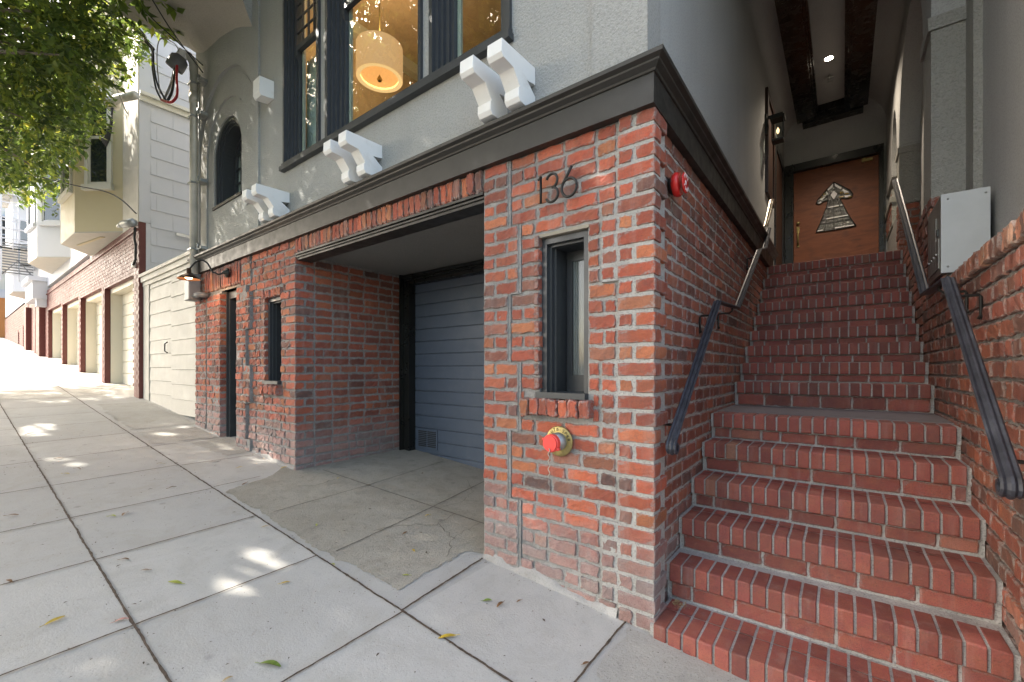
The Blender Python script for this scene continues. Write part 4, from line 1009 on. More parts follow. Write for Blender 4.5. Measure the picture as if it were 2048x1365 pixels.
def arc_text(b, text, C, ax_r, ax_u, rad, size, th, a_mid, step):
    """letters standing outward around a circle, clockwise"""
    n = len(text); ax_n = ax_r.cross(ax_u)
    for i, ch in enumerate(text):
        a = a_mid-(i-(n-1)/2)*step; u = ax_r*math.cos(a)+ax_u*math.sin(a); r_ = ax_r*math.sin(a)-ax_u*math.cos(a)
        M4 = Matrix.Identity(4)
        for k in range(3): M4[k][0] = r_[k]; M4[k][1] = u[k]; M4[k][2] = ax_n[k]; M4[k][3] = (C+u*(rad-size/2))[k]
        stroke_glyphs(b, ch, M4, size, th, 0, .6)
Cb = Vector((-.776+.086, 2.50, 2.365))
arc_text(b, 'FIRE', Cb, Vector((0, 1, 0)), Vector((0, 0, 1)), .040, .018, .002, R(90), R(32))
arc_text(b, 'ALARM', Cb, Vector((0, 1, 0)), Vector((0, 0, 1)), .040, .015, .0018, R(-90), R(-28))
b.lathe([(0, .099), (.012, .098), (.016, .095)], 16, Mb)
b.build('lettering', 'bell_white', PLT)
# standpipe / sprinkler connection
FD = empty('fire_connection', (-1.298, 2.15, .916), 'red capped sprinkler inlet on a round brass wall plate below the fluted window', 'fire fitting')
Mf = Matrix.Translation((-1.298, 2.158, .916)) @ Matrix.Rotation(R(90), 4, 'X')
b = MB(); b.lathe([(0, 0), (.086, 0), (.088, .006), (.084, .010), (.06, .013), (.0, .013)], 48, Mf); PT = b.build('wall_plate', 'brass', FD)
b = MB(); arc_text(b, 'AUTO-SPKR', Vector((-1.298, 2.1435, .916)), Vector((1, 0, 0)), Vector((0, 0, 1)), .068, .018, .0016, R(80), R(17))
b.build('lettering', 'black_iron', PT)
b = MB(); b.lathe([(.052, .012), (.052, .045), (.046, .048), (.046, .075), (0, .075)], 36, Mf); b.build('coupling', 'galvanised', FD)
b = MB(); b.lathe([(.050, .075), (.050, .10)], 36, Mf); b.lathe([(.050, .10), (.045, .104)], 36, Mf); b.lathe([(.045, .104), (.044, .112)], 36, Mf); b.lathe([(.044, .112), (.0, .112)], 36, Mf)
for a in (R(160), R(-35)):
    p = Vector((-1.298+.053*math.cos(a), 2.158-.088, .916+.053*math.sin(a))); b.tube([p-Vector((0, .012, 0)), p+Vector((0, .012, 0))], .008)
CP = b.build('cap', 'cap_red', FD)
b = MB(); b.tube([(-1.298+.006*math.sin(i*.9), 2.042, .89-i*.006) for i in range(28)], .0028, 5); b.build('chain', 'chain', FD)
# house number 136
HN = empty('house_number', (-1.31, 2.14, 2.40), 'black metal house number 136 fixed on the brick above the fluted window', 'house number')
def px2(u, v): # zoomed photo units onto the brick face
    return (-1.432+(u-.11)*.315, .0, 2.462-(v)*.20)
def digit(name, strokes):
    b = MB()
    for st in strokes: b.tube(st, .0078, 8)
    return b.build(name, 'black_iron', HN)
yN = 2.132
digit('digit_one', [[(-1.432, yN, 2.445), (-1.412, yN, 2.46), (-1.412, yN, 2.305)]])
def arc(cx, cz, rx, rz, a0, a1, n=14): return [(cx+rx*math.cos(R(a0+(a1-a0)*i/n)), yN, cz+rz*math.sin(R(a0+(a1-a0)*i/n))) for i in range(n+1)]
digit('digit_three', [arc(-1.336, 2.418, .037, .040, 160, -85), arc(-1.336, 2.338, .041, .042, 88, -155)])
digit('digit_six', [arc(-1.222, 2.352, .048, .052, 0, 360, 22)+[], [(-1.262, yN, 2.380), (-1.205, yN, 2.468)]])
# barn wall lamp
BL = empty('wall_lamp', (-6.0, 2.15, 2.5), 'lit copper shaded gooseneck lamp above the narrow doorway', 'lamp')
b = MB(); Mw = Matrix.Translation((-6.02, 2.125, 2.515)) @ Matrix.Rotation(R(90), 4, 'X'); b.lathe([(0, .0), (.06, 0), (.058, .015), (.03, .025), (.02, .05), (0, .05)], 24, Mw); b.build('wall_plate', 'black_iron', BL)
pA = []
for i in range(21):
    t = i/20
    pA.append((-6.02-.18*t, 2.08-.30*t, 2.515-.03*math.sin(min(1, t*2.2)*math.pi)*(1 if t < .45 else 0)+.13*max(0, math.sin((t-.28)/.72*math.pi)) if t > .28 else 2.515-.03*math.sin(t/.28*math.pi)))
b = MB(); b.tube(pA, .010, 8); b.build('gooseneck', 'black_iron', BL)
Ms = Matrix.Translation((-6.20, 1.78, 2.515))
b = MB(); b.lathe([(0, .02), (.022, .018), (.024, -.04), (.05, -.055), (.118, -.105), (.120, -.112), (.112, -.108), (.045, -.062), (.0, -.05)], 32, Ms); b.build('lamp_shade', 'copper_shade', BL)
b = MB(); b.lathe([(0, -.055), (.03, -.07), (.04, -.09), (.03, -.105), (0, -.112)], 20, Ms); b.build('bulb', 'barn_bulb', BL)
q = bpy.data.lights.new('barn_light', 'POINT'); q.energy = 2.2; q.color = (1, .55, .25); q.shadow_soft_size = .03
qo = bpy.data.objects.new('barn_light', q); COL.objects.link(qo); qo.location = (-.2, -.37, -.12); qo.parent = BL
# porch lantern
LN = empty('porch_lantern', (-.8, 6.5, 4.45), 'black glass box lantern on the left porch wall', 'lamp')
b = MB(); b.box((-.80, 6.42, 4.36), (-.775, 6.54, 4.62), 0, None, .004); b.box((-.775, 6.465, 4.57), (-.66, 6.495, 4.60)); b.box((-.74, 6.40, 4.52), (-.58, 6.56, 4.55)); b.box((-.72, 6.42, 4.55), (-.60, 6.54, 4.58)); b.box((-.725, 6.415, 4.24), (-.595, 6.545, 4.262))
for x in (-.725, -.605):
    for y in (6.415, 6.535): b.box((x, y, 4.262), (x+.01, y+.01, 4.52))
b.build('lantern_body', 'black_iron', LN)
boxes('glass', [((-.716, 6.424, 4.262), (-.713, 6.536, 4.52)), ((-.608, 6.424, 4.262), (-.605, 6.536, 4.52)), ((-.712, 6.42, 4.262), (-.61, 6.422, 4.52))], 'lantern_glass', LN)
b = MB(); b.lathe([(0, 0), (.015, .02), (.018, .05), (.0, .09)], 12, Matrix.Translation((-.66, 6.48, 4.34))); b.build('bulb', 'lantern_bulb', LN)
# notice frame on the porch wall
NB = boxes('notice_frame', [((-.80, 6.46, 3.62), (-.765, 7.18, 3.70)), ((-.80, 6.46, 4.9), (-.765, 7.18, 4.98)), ((-.80, 6.46, 3.70), (-.765, 6.54, 4.9)), ((-.80, 7.10, 3.70), (-.765, 7.18, 4.9)), ((-.80, 6.54, 3.70), (-.785, 7.10, 4.9))], 'wood_trim_dark')
tag(NB, 'tall dark wooden frame hung on the left porch wall below the lantern', 'wall frame')
# recessed downlight, sprinkler
DL = empty('recessed_downlight', (-.15, 7.2, 5.5), 'lit round downlight recessed in the porch ceiling panel', 'light')
Md = Matrix.Translation((-.15, 7.2, 5.499)) @ Matrix.Rotation(R(180), 4, 'X')
b = MB(); b.lathe([(.046, 0), (.058, .0), (.056, .006), (.046, .006)], 32, Md); b.build('trim_ring', 'white_paint', DL)
b = MB(); b.lathe([(0, .003), (.046, .003)], 32, Md); b.build('lens', 'downlight_lens', DL)
q = bpy.data.lights.new('porch_light', 'SPOT'); q.energy = 46; q.color = (1, .84, .66); q.spot_size = R(120); q.spot_blend = .9; q.shadow_soft_size = .04
qo = bpy.data.objects.new('porch_light', q); COL.objects.link(qo); qo.location = (0, 0, -.02); qo.parent = DL
b = MB(); b.box((-.19, 7.60, 5.45), (-.10, 7.62, 5.46)); b.tube([(-.146, 7.61, 5.50), (-.146, 7.61, 5.44)], .008); b.tube([(-.16, 7.64, 5.46), (-.146, 7.66, 5.42), (-.13, 7.64, 5.46)], .004); b.lathe([(0, 0), (.03, .001), (.03, .004), (0, .005)], 16, Matrix.Translation((-.146, 7.63, 5.415)))
tag(b.build('fire_sprinkler', 'galvanised'), 'small metal sprinkler head behind the ceiling downlight', 'sprinkler')
# electric riser with weatherhead and meter box
RS = empty('electrical_riser', (-7.03, 2.08, 2.3), 'tall steel conduit riser on the corner of the grey stucco wall, ending in a weatherhead', 'conduit')
b = MB(); b.tube([(-7.03, 2.08, 2.62), (-7.03, 2.08, 5.35), (-7.035, 2.07, 5.50), (-7.05, 2.02, 5.58), (-7.08, 1.97, 5.58)], .052, 14); b.tube([(-7.03, 2.08, 4.95), (-7.03, 2.08, 5.1)], .062, 14); b.build('conduit', 'steel_pipe', RS)
b = MB(); b.tube([(-6.905, 2.10, 2.9), (-6.905, 2.10, 5.3)], .014, 8); b.build('cable', 'wire_grey', RS)
for z in (2.95, 3.85, 4.75, 5.2):
    b = MB(); b.box((-7.10, 2.02, z), (-6.96, 2.14, z+.018)); b.box((-6.96, 2.08, z-.01), (-6.80, 2.168, z+.03)); b.tube([(-6.86, 2.07, z), (-6.86, 2.07, z+.07)], .012, 8); b.build('clamp', 'galvanised', RS)
b = MB(); b.box((-7.12, 1.99, 2.26), (-6.94, 2.13, 2.56), 0, None, .012); b.prism([(-7.12, 1.99, 2.56), (-7.07, 2.03, 2.63), (-6.99, 2.03, 2.63), (-6.94, 1.99, 2.56)], (0, .12, 0)); b.tube([(-6.94, 2.06, 2.32), (-6.78, 2.06, 2.32), (-6.76, 2.09, 2.32), (-6.76, 2.16, 2.32)], .035, 12); b.build('junction_box', 'grey_box', RS)
b = MB(); Mh = Matrix.Translation((-7.08, 1.96, 5.57)) @ Vector((-.35, -.30, -.80)).to_track_quat('Z', 'Y').to_matrix().to_4x4()
b.lathe([(.06, -.05), (.062, .03)], 16, Mh, 0); b.build('collar', 'white_paint', RS)
b = MB(); b.lathe([(.06, .03), (.10, .07), (.105, .17), (.10, .22), (.09, .21), (.07, .10), (.0, .09)], 20, Mh); b.build('weatherhead', 'grey_box', RS)
def wire(name, pts, r, mat, label, cat='cable', sag=0, grp=None, parent=None, n=10):
    P = [Vector(p) for p in pts]; out = []
    for i in range(len(P)-1):
        p0 = P[max(i-1, 0)]; p1 = P[i]; p2 = P[i+1]; p3 = P[min(i+2, len(P)-1)]
        for k in range(n):
            t = k/n; q_ = .5*((2*p1)+(-p0+p2)*t+(2*p0-5*p1+4*p2-p3)*t*t+(-p0+3*p1-3*p2+p3)*t**3); q_.z -= sag*4*t*(1-t); out.append(q_)
    out.append(P[-1]); b = MB(); b.tube(out, r, 6); o = b.build(name, mat, parent)
    if parent is None: tag(o, label, cat, grp)
    return o
hd = Vector((-7.13, 1.90, 5.42))
SPL = (-7.10, 1.74, 4.86)
wire('red_cable', [hd+Vector((.06, 0, 0)), (-7.02, 1.88, 5.20), (-6.92, 1.86, 4.95), (-6.86, 1.82, 4.82), (-6.92, 1.78, 4.78), SPL], .016, 'wire_red', '', parent=RS)
wire('black_cable', [hd, (-7.10, 1.87, 5.2), (-7.03, 1.83, 4.98), (-7.04, 1.78, 4.84), SPL], .016, 'wire_black', '', parent=RS)
wire('grey_cable', [hd+Vector((-.03, 0, 0)), (-7.13, 1.85, 5.15), (-7.08, 1.76, 4.86)], .014, 'wire_grey', '', parent=RS)
wire('service_cable', [SPL, (-7.22, 1.71, 5.05), (-7.33, 1.70, 5.35), (-7.31, 1.69, 5.52), (-7.40, 1.66, 5.68), (-7.9, 1.2, 6.3), (-8.4, -2.5, 7.9)], .012, 'wire_black', 'black service cable looping down from the street wire to the riser splice', 'cable', grp='overhead wires')
wire('service_cable', [(-7.02, 1.76, 4.84), (-7.16, 1.71, 5.08), (-7.27, 1.70, 5.36), (-7.27, 1.69, 5.54), (-7.39, 1.67, 5.70), (-7.9, 1.22, 6.34), (-8.4, -2.5, 8.0)], .012, 'wire_black', 'second black service cable, hanging nearer the riser in the splice loop', 'cable', grp='overhead wires')
wire('overhead_wire', [(-6.9, 2.14, 5.35), (-6.75, 1.75, 5.62), (-6.35, 1.15, 5.95), (-5.2, -.6, 6.4)], .007, 'wire_black', 'thin dark overhead wire crossing the bay soffit, the nearer of two', 'wire', grp='overhead wires')
wire('overhead_wire', [(-6.9, 2.14, 5.45), (-7.0, 1.85, 5.68), (-7.0, 1.35, 6.0), (-6.3, -.4, 6.9)], .007, 'wire_black', 'thin dark overhead wire crossing the bay soffit to its upper left', 'wire', grp='overhead wires')
wire('overhead_wire', [(-7.08, 1.72, 4.92), (-7.05, 1.68, 5.35), (-6.98, 1.70, 5.58), (-7.0, 1.85, 5.62), (-7.06, 1.93, 5.55)], .006, 'wire_bare', 'bare looped tie wire between the riser and its splice', 'wire', grp='overhead wires')
wire('overhead_wire', [(-10.4, 2.05, 6.0), (-9.9, 1.2, 6.9), (-8.3, -2.5, 8.6)], .010, 'wire_grey', 'pale overhead wire running up through the tree from the cream corner', 'wire', grp='overhead wires')
wire('overhead_wire', [(-10.35, 2.16, 4.20), (-10.9, 1.9, 4.62), (-12.2, 1.3, 5.0), (-16, -1.0, 6.2)], .012, 'wire_black', 'black wire sagging to the cream corner above the floodlight', 'wire', grp='overhead wires')

wire('overhead_wire', [(-7.5, 1.72, 5.75), (-8.6, 1.35, 6.3), (-9.7, .9, 6.9), (-11.5, -1.5, 8.2)], .009, 'wire_bare', 'pale wire running from the riser loop up through the tree crown', 'wire', grp='overhead wires')
wire('overhead_wire', [(-7.24, 2.12, 4.75), (-7.32, 2.15, 4.4), (-7.30, 2.15, 3.6), (-7.27, 2.16, 3.0)], .010, 'wire_black', 'black cable running down beside the steel riser on its left', 'cable', grp='overhead wires')
# =================================================================== CREAM GARAGE BETWEEN THE HOUSES
CG = empty('cream_garage', (-8.7, 2.3, .7), 'low cream wooden garage with a sliding door between the houses', 'garage')
YG = 2.27
b = MB(); b.box((-10.33, YG-.05, 2.93), (-7.27, YG+.3, 3.02)); b.box((-10.33, YG-.08, 3.02), (-7.27, YG+.3, 3.07)); b.box((-10.33, YG-.02, 2.86), (-7.27, YG+.3, 2.93)); b.box((-10.33, YG+.3, 2.95), (-7.27, 6.0, 3.05)); b.build('fascia', 'cream_paint', CG)
def planks(b, x0, x1, z0, z1, y, h, yb, mi=0):
    z = z0
    while z < z1-.01:
        z2 = min(z+h, z1); b.prism([(x0, y-.012, z), (x0, y, z2-.004), (x0, yb, z2-.004), (x0, yb, z)], (x1-x0, 0, 0), mi); z += h
b = MB(); planks(b, -8.72, -7.27, .62, 2.86, YG, .235, YG+.06); b.build('garage_door', 'cream_paint', CG)
b = MB(); planks(b, -9.96, -8.735, .66, 2.86, YG+.01, .235, YG+.06); dd = b.build('garage_door', 'cream_paint', CG)
b = MB(); b.tube([(-8.86, YG-.02, 1.78), (-8.89, YG-.05, 1.75), (-8.89, YG-.05, 1.63), (-8.86, YG-.02, 1.60)], .010); b.build('handle', 'black_iron', dd)
boxes('post', [((-10.33, YG-.01, .6), (-9.98, YG+.06, 2.86)), ((-8.735, YG+.02, .6), (-8.72, YG+.04, 2.86))], 'cream_paint', CG)

# =================================================================== MAROON BRICK AND YELLOW HOUSE
YH = empty('yellow_house', (-14, 2.3, 1.2), 'yellow house with an angled bay over maroon brick garages and a grey shingled side', 'building')
XC = -10.34
# shingled side wall
b = MB(); zz = 3.0; k = 0
while zz < 9.5:
    h = .33; y = 2.35
    yy = 2.36+(.25 if k % 2 else 0)
    L = [2.372]+[v for v in np.arange(yy+.1, 12, .62)]+[12]
    for a, c in zip(L[:-1], L[1:]):
        b.prism([(XC, a, zz), (XC, c, zz), (XC, c, zz+h), (XC, a, zz+h)], (-.05, 0, 0)); 
        b.prism([(XC+.014, a, zz+.010), (XC+.012, c-.0015, zz+.010), (XC+.002, c-.0015, zz+h-.002), (XC+.002, a, zz+h-.002)], (-.012, 0, 0))
    zz += h; k += 1
b.build('shingle_wall', 'shingle_paint', YH)
boxes('corner_board', [((XC-.3, 2.201, 4.065), (XC+.004, 2.372, 10)), ((XC-.3, 2.302, 3.0), (XC+.002, 2.372, 4.06))], 'shingle_paint', YH)
boxes('eave_gutter', [((XC, 2.2, 6.40), (XC+.10, 6, 6.46)), ((XC, 2.2, 6.3), (XC+.05, 6, 6.40))], 'cream_shade', YH)
boxes('utility_strip', [((XC, 2.75, 3.93), (XC+.06, 4, 3.98))], 'white_paint', YH)
# front wall
boxes('front_wall', [((-14.75, 2.20, 4.05), (XC-.06, 12, 10)), ((-11.45, 2.185, 4.05), (XC, 2.20, 10))], 'cream_paint', YH)
# bay
ZB = 4.11
plan = [(-11.51, 2.2), (-12.35, 1.62), (-13.72, 1.58), (-14.55, 2.2)]
b = MB(); b.prism([(x, y, ZB) for x, y in plan], (0, 0, 6), 0); b.prism([(x, y, ZB-.003) for x, y in plan], (0, 0, -.02), 1)
b.prism([(-12.2, 2.05, ZB-.03), (-12.25, 1.98, ZB-.03), (-13.5, 1.80, ZB-.03), (-13.5, 1.86, ZB-.03)], (0, 0, -.01), 0)
BAY = b.build('bay', ['yellow_paint', 'cream_paint'], YH)
def facet_window(parent, P, Q, z0, z1, f0, f1, frame, glassm, mr=None, fw=.07, nn=None):
    """sash window on the wall facet from P to Q"""
    P, Q = Vector((*P, 0)), Vector((*Q, 0)); d = (Q-P).normalized(); L = (Q-P).length; n = Vector((d.y, -d.x, 0))
    if n.y > 0 and abs(n.y) > .01: n = -n
    if nn is not None: n = Vector(nn)
    def bx(b, a, c, za, zb, o0, o1):
        pts = [P+d*a+n*o0, P+d*c+n*o0, P+d*c+n*o1, P+d*a+n*o1]; b.prism([(p.x, p.y, za) for p in pts], (0, 0, zb-za))
    a, c = L*f0, L*f1
    b = MB(); bx(b, a-fw, a, z0-fw, z1+fw, -.02, .035); bx(b, c, c+fw, z0-fw, z1+fw, -.02, .035); bx(b, a, c, z1, z1+fw, -.02, .035); bx(b, a-fw*1.4, c+fw*1.4, z0-fw-.05, z0-.01, -.02, .075)
    o = b.build('window', frame, parent)
    b = MB(); bx(b, a, a+.04, z0, z1, .0, .02); bx(b, c-.04, c, z0, z1, .0, .02); bx(b, a, c, z0-.01, z0+.05, .0, .02); m_ = mr or (z0+z1)/2; bx(b, a, c, m_, m_+.05, .0, .025); b.build('sash', frame, o)
    b = MB(); bx(b, a, c, z0, z1, .002, .006); b.build('glass', glassm, o); return o
facet_window(BAY, plan[1], plan[0], 5.05, 6.9, .30, .72, 'cream_shade', 'dark_glass', nn=(.568, -.823, 0))
facet_window(BAY, plan[2], plan[1], 5.05, 6.9, .2, .8, 'cream_shade', 'dark_glass', nn=(0, -1, 0))
# maroon brick base
b = MB(); BRICKZ = 4.06
OPS = [(-13.15, -10.68, .5, 3.13), (-15.95, -13.45, .5, 3.2), (-18.75, -16.2, .5, 3.28), (-21.7, -18.95, .5, 3.35)]
plane_holes(b, (0, 2.2, 0), UX, NZf, -22.4, XC, .4, BRICKZ, OPS, .10, 0)
b.box((XC-.35, 2.302, .4), (XC, 2.9, 3.0), 0)
for h in OPS:
    pass
b.box((-22.4, 2.165, 3.90), (XC, 2.2, 3.93), 0)
YB = b.build('brick_base', 'maroon_paint', YH)
b = MB()   # raised running bond pattern
z = 1.0; k = 0
while z < 3.86:
    x = XC-.01-(.11 if k % 2 else 0)
    while x > -22.3:
        x2 = x-.205
        if not any(h[0]-.02 < (x+x2)/2 < h[1]+.02 and z < h[3]+.02 for h in OPS) and z > gz(x, 2.2)-.1:
            b.prism([(x2+.008, 2.194, z+.005), (x-.004, 2.194, z+.005), (x-.004, 2.194, z+.066), (x2+.008, 2.194, z+.066)], (0, .006, 0))
        x = x2
    z += .075; k += 1
x = XC-.01
while x > -22.3: b.prism([(x-.058, 2.192, 3.935), (x, 2.192, 3.935), (x, 2.192, 4.055), (x-.058, 2.192, 4.055)], (0, .008, 0)); x -= .068
b.build('brick_courses', 'maroon_paint', YB)
for j, h in enumerate(OPS):
    g = MB(); 
    for zq in np.arange(gz(h[1], 2.4)-.1, h[3]-.1, .26): g.box((h[0]+.02, 2.50, zq), (h[1]-.02, 2.54, min(zq+.25, h[3]-.02)), 0, None, .006)
    g.box((h[0], 2.53, gz(h[1], 2.4)-.2), (h[1], 2.56, h[3]))
    gd = g.build('garage_door', 'cream_door', YH)
    # painted inner jambs and soffit
    boxes('jamb', [((h[0]-.2, 2.302, .4), (h[0]+.02, 2.69, h[3])), ((h[0]+.02, 2.302, h[3]-.10), (h[1], 2.69, h[3])), ((h[1]-.05, 2.302, .4), (h[1]+.0, 2.69, h[3]-.1))], 'cream_door', gd)
    if j == 0: boxes('vent', [((-11.9, 2.492, 1.25), (-11.6, 2.50, 1.36))], 'cream_shade', gd)
# floodlight and its conduit
FL = empty('floodlight', (-10.5, 2.18, 4.0), 'small grey security floodlight on the maroon brick corner with a hanging cable', 'floodlight')
b = MB(); b.tube([(-10.32, 2.12, 4.02), (-10.55, 2.02, 4.00)], .07, 14); b.tube([(-10.55, 2.02, 4.0), (-10.68, 1.97, 3.98)], [.06, .03], 12); b.build('lamp_head', 'galvanised', FL)
b = MB(); b.tube([(-10.36, 2.15, 3.95), (-10.37, 2.14, 3.75), (-10.33, 2.15, 3.6), (-10.34, 2.15, 3.35), (-10.40, 2.13, 3.25)], .02, 8); b.build('cable', 'black_iron', FL)
b = MB(); b.lathe([(0, 0), (.06, .0), (.05, .05), (0, .05)], 16, Matrix.Translation((-10.52, 2.19, 3.28)) @ Matrix.Rotation(R(90), 4, 'X')); b.build('sensor', 'white_paint', FL)
# weatherhead cluster on the cream corner
WH = empty('electrical_weatherhead', (-10.5, 2.1, 6.0), 'bunch of black cables below a weatherhead at the tree edge on the cream corner', 'cable head')
b = MB(); b.tube([(-10.1, 2.1, 6.25), (-10.6, 1.95, 6.3), (-10.75, 1.9, 6.25)], .07, 10); b.lathe([(.05, -.05), (.12, 0), (.13, .12), (.08, .16)], 14, Matrix.Translation((-10.78, 1.9, 6.2))); b.build('head', 'steel_pipe', WH)
for k in range(5):
    b = MB(); s = k*.05; b.tube([(-10.78+.02*k, 1.9, 6.15), (-10.75-s*.5, 1.9, 5.9), (-10.85-s*1.5, 1.88, 5.62+.03*k), (-10.95-s*2.2, 1.85, 5.50+.07*k)], .017, 6); b.build('cable', 'wire_black', WH)
# =================================================================== WHITE HOUSE
WHs = empty('white_house', (-24, 2.4, 2), 'white house with an angled bay window and a fire escape, beyond the yellow house', 'building')
boxes('front_wall', [((-38.5, 2.2, 4.2), (-14.76, 12, 11)), ], 'white_house', WHs)
plan2 = [(-17.41, 2.2), (-18.13, 1.62), (-19.40, 1.55), (-20.99, 2.2)]
b = MB(); b.prism([(x, y, 4.52) for x, y in plan2], (0, 0, 7), 0); b.prism([(x, y, 4.517) for x, y in plan2], (0, 0, -.02), 1); B2 = b.build('bay', ['white_house', 'cream_paint'], WHs)
facet_window(B2, plan2[1], plan2[0], 5.5, 7.4, .18, .74, 'white_house', 'dark_glass', nn=(.627, -.779, 0)); facet_window(B2, plan2[2], plan2[1], 5.5, 7.4, .15, .85, 'white_house', 'dark_glass', nn=(0, -1, 0))
plan3 = [(-24.4, 2.2), (-25.1, 1.62), (-26.4, 1.58), (-27.6, 2.2)]
b = MB(); b.prism([(x, y, 4.3) for x, y in plan3], (0, 0, 7), 0); b.prism([(x, y, 4.297) for x, y in plan3], (0, 0, -.02), 1); B3 = b.build('bay', ['white_house', 'cream_paint'], WHs)
facet_window(B3, plan3[1], plan3[0], 5.2, 7.0, .18, .8, 'white_house', 'dark_glass', nn=(.627, -.779, 0))
boxes('portico', [((-24.0, 1.85, 3.75), (-21.9, 2.3, 4.35)), ((-23.9, 1.75, 4.35), (-21.8, 2.3, 4.5)), ((-22.3, 1.95, 3.5), (-21.95, 2.2, 3.75))], 'white_house', WHs)
# maroon piers & base
for q_ in (((-22.9, 2.05, 1.2), (-22.4, 2.6, 3.95)), ((-23.9, 2.1, 1.2), (-22.92, 2.9, 3.9)), ((-24.7, 2.12, 1.4), (-24.3, 2.7, 3.8)), ((-27.1, 2.05, 1.5), (-26.4, 2.6, 3.85))): boxes('pier', [q_], 'maroon_paint', WHs)
boxes('recess_wall', [((-24.3, 2.9, 1.4), (-22.9, 3.2, 3.9))], 'maroon_paint', WHs)
b = MB(); plane_holes(b, (0, 2.2, 0), UX, NZf, -38.5, -24.7, 1.4, 4.3, [(-29.2, -28.5, 2.35, 3.25), (-31.3, -30.8, 2.4, 3.1)], .3, 0)
z = 1.9
while z < 4.1:
    for (s0, s1) in holes_sub(-38.5, -27.2, z, z+.09, [(-29.25, -28.45, 2.3, 3.3), (-31.35, -30.75, 2.35, 3.15)]): b.box((s0, 2.185, z), (s1, 2.2, z+.085), 0)
    z += .11
b.build('brick_base', 'maroon_paint', WHs)
# fire escape
FE = empty('fire_escape', (-24, 1.5, 5), 'white iron fire escape balconies on the front of the white house', 'fire escape')
for zf in (5.35, 7.9):
    b = MB(); x0, x1, y0, y1 = -27.2, -22.2, 1.05, 2.2
    b.box((x0, y0, zf), (x1, y0+.05, zf+.07)); b.box((x0, y1-.05, zf), (x1, y1, zf+.07)); b.box((x0, y0, zf), (x0+.05, y1, zf+.07)); b.box((x1-.05, y0, zf), (x1, y1, zf+.07))
    for k in range(13): b.box((x0+.38*k, y0, zf+.02), (x0+.38*k+.26, y1, zf+.05))
    b.build('platform', 'cream_paint', FE)
    b = MB()
    for zz_ in (.35, .7, 1.05): b.tube([(x1, y1, zf+zz_), (x1, y0, zf+zz_), (x0, y0, zf+zz_), (x0, y1, zf+zz_)], .022, 6, sm=False)
    for k in range(11): b.tube([(x0+(x1-x0)*k/10, y0, zf), (x0+(x1-x0)*k/10, y0, zf+1.1)], .018, 5)
    for k in range(4): b.tube([(x1, y0+(y1-y0)*k/3, zf), (x1, y0+(y1-y0)*k/3, zf+1.1)], .018, 5)
    b.build('railing', 'white_house', FE)
b = MB()
for k in range(12): b.box((-22.25, 1.2, 4.55+k*.09), (-22.2, 1.9, 4.59+k*.09))
b.tube([(-22.2, 1.2, 4.5), (-22.2, 1.55, 5.0), (-22.2, 1.9, 4.5)], .02); b.build('ladder_grille', 'grey_box', FE)
boxes('ladder', [((-22.25, 1.15, 4.3), (-22.2, 1.2, 8.2)), ((-22.25, 1.55, 4.3), (-22.2, 1.6, 8.2))]+[((-22.24, 1.2, 4.5+.3*k), (-22.21, 1.55, 4.53+.3*k)) for k in range(12)], 'white_house', FE)
# far buildings
FB = empty('corner_building', (-50, 2, 4), 'tan and orange brick building at the top of the hill, farthest left', 'building')
boxes('brick_base', [((-60, 1.6, 2), (-40, 14, 5.6))], 'orange_brick_far', FB)
boxes('wall', [((-60, 1.05, 5.6), (-40.05, 14, 17))], 'cream_shade', FB)
boxes('belt_course', [((-60, .8, 5.6), (-39.9, 14, 6.1)), ((-60, .8, 7.4), (-39.9, 14, 7.7))], 'white_house', FB)
for y in (1.6, 3.4, 5.2):
    o = boxes('window', [((-40.06, y, 8.2), (-39.98, y+1.1, 10.6))], 'white_house', FB)
    boxes('glass', [((-40.0, y+.12, 8.3), (-39.96, y+.98, 9.35)), ((-40.0, y+.12, 9.45), (-39.96, y+.98, 10.5))], 'dark_glass', o)

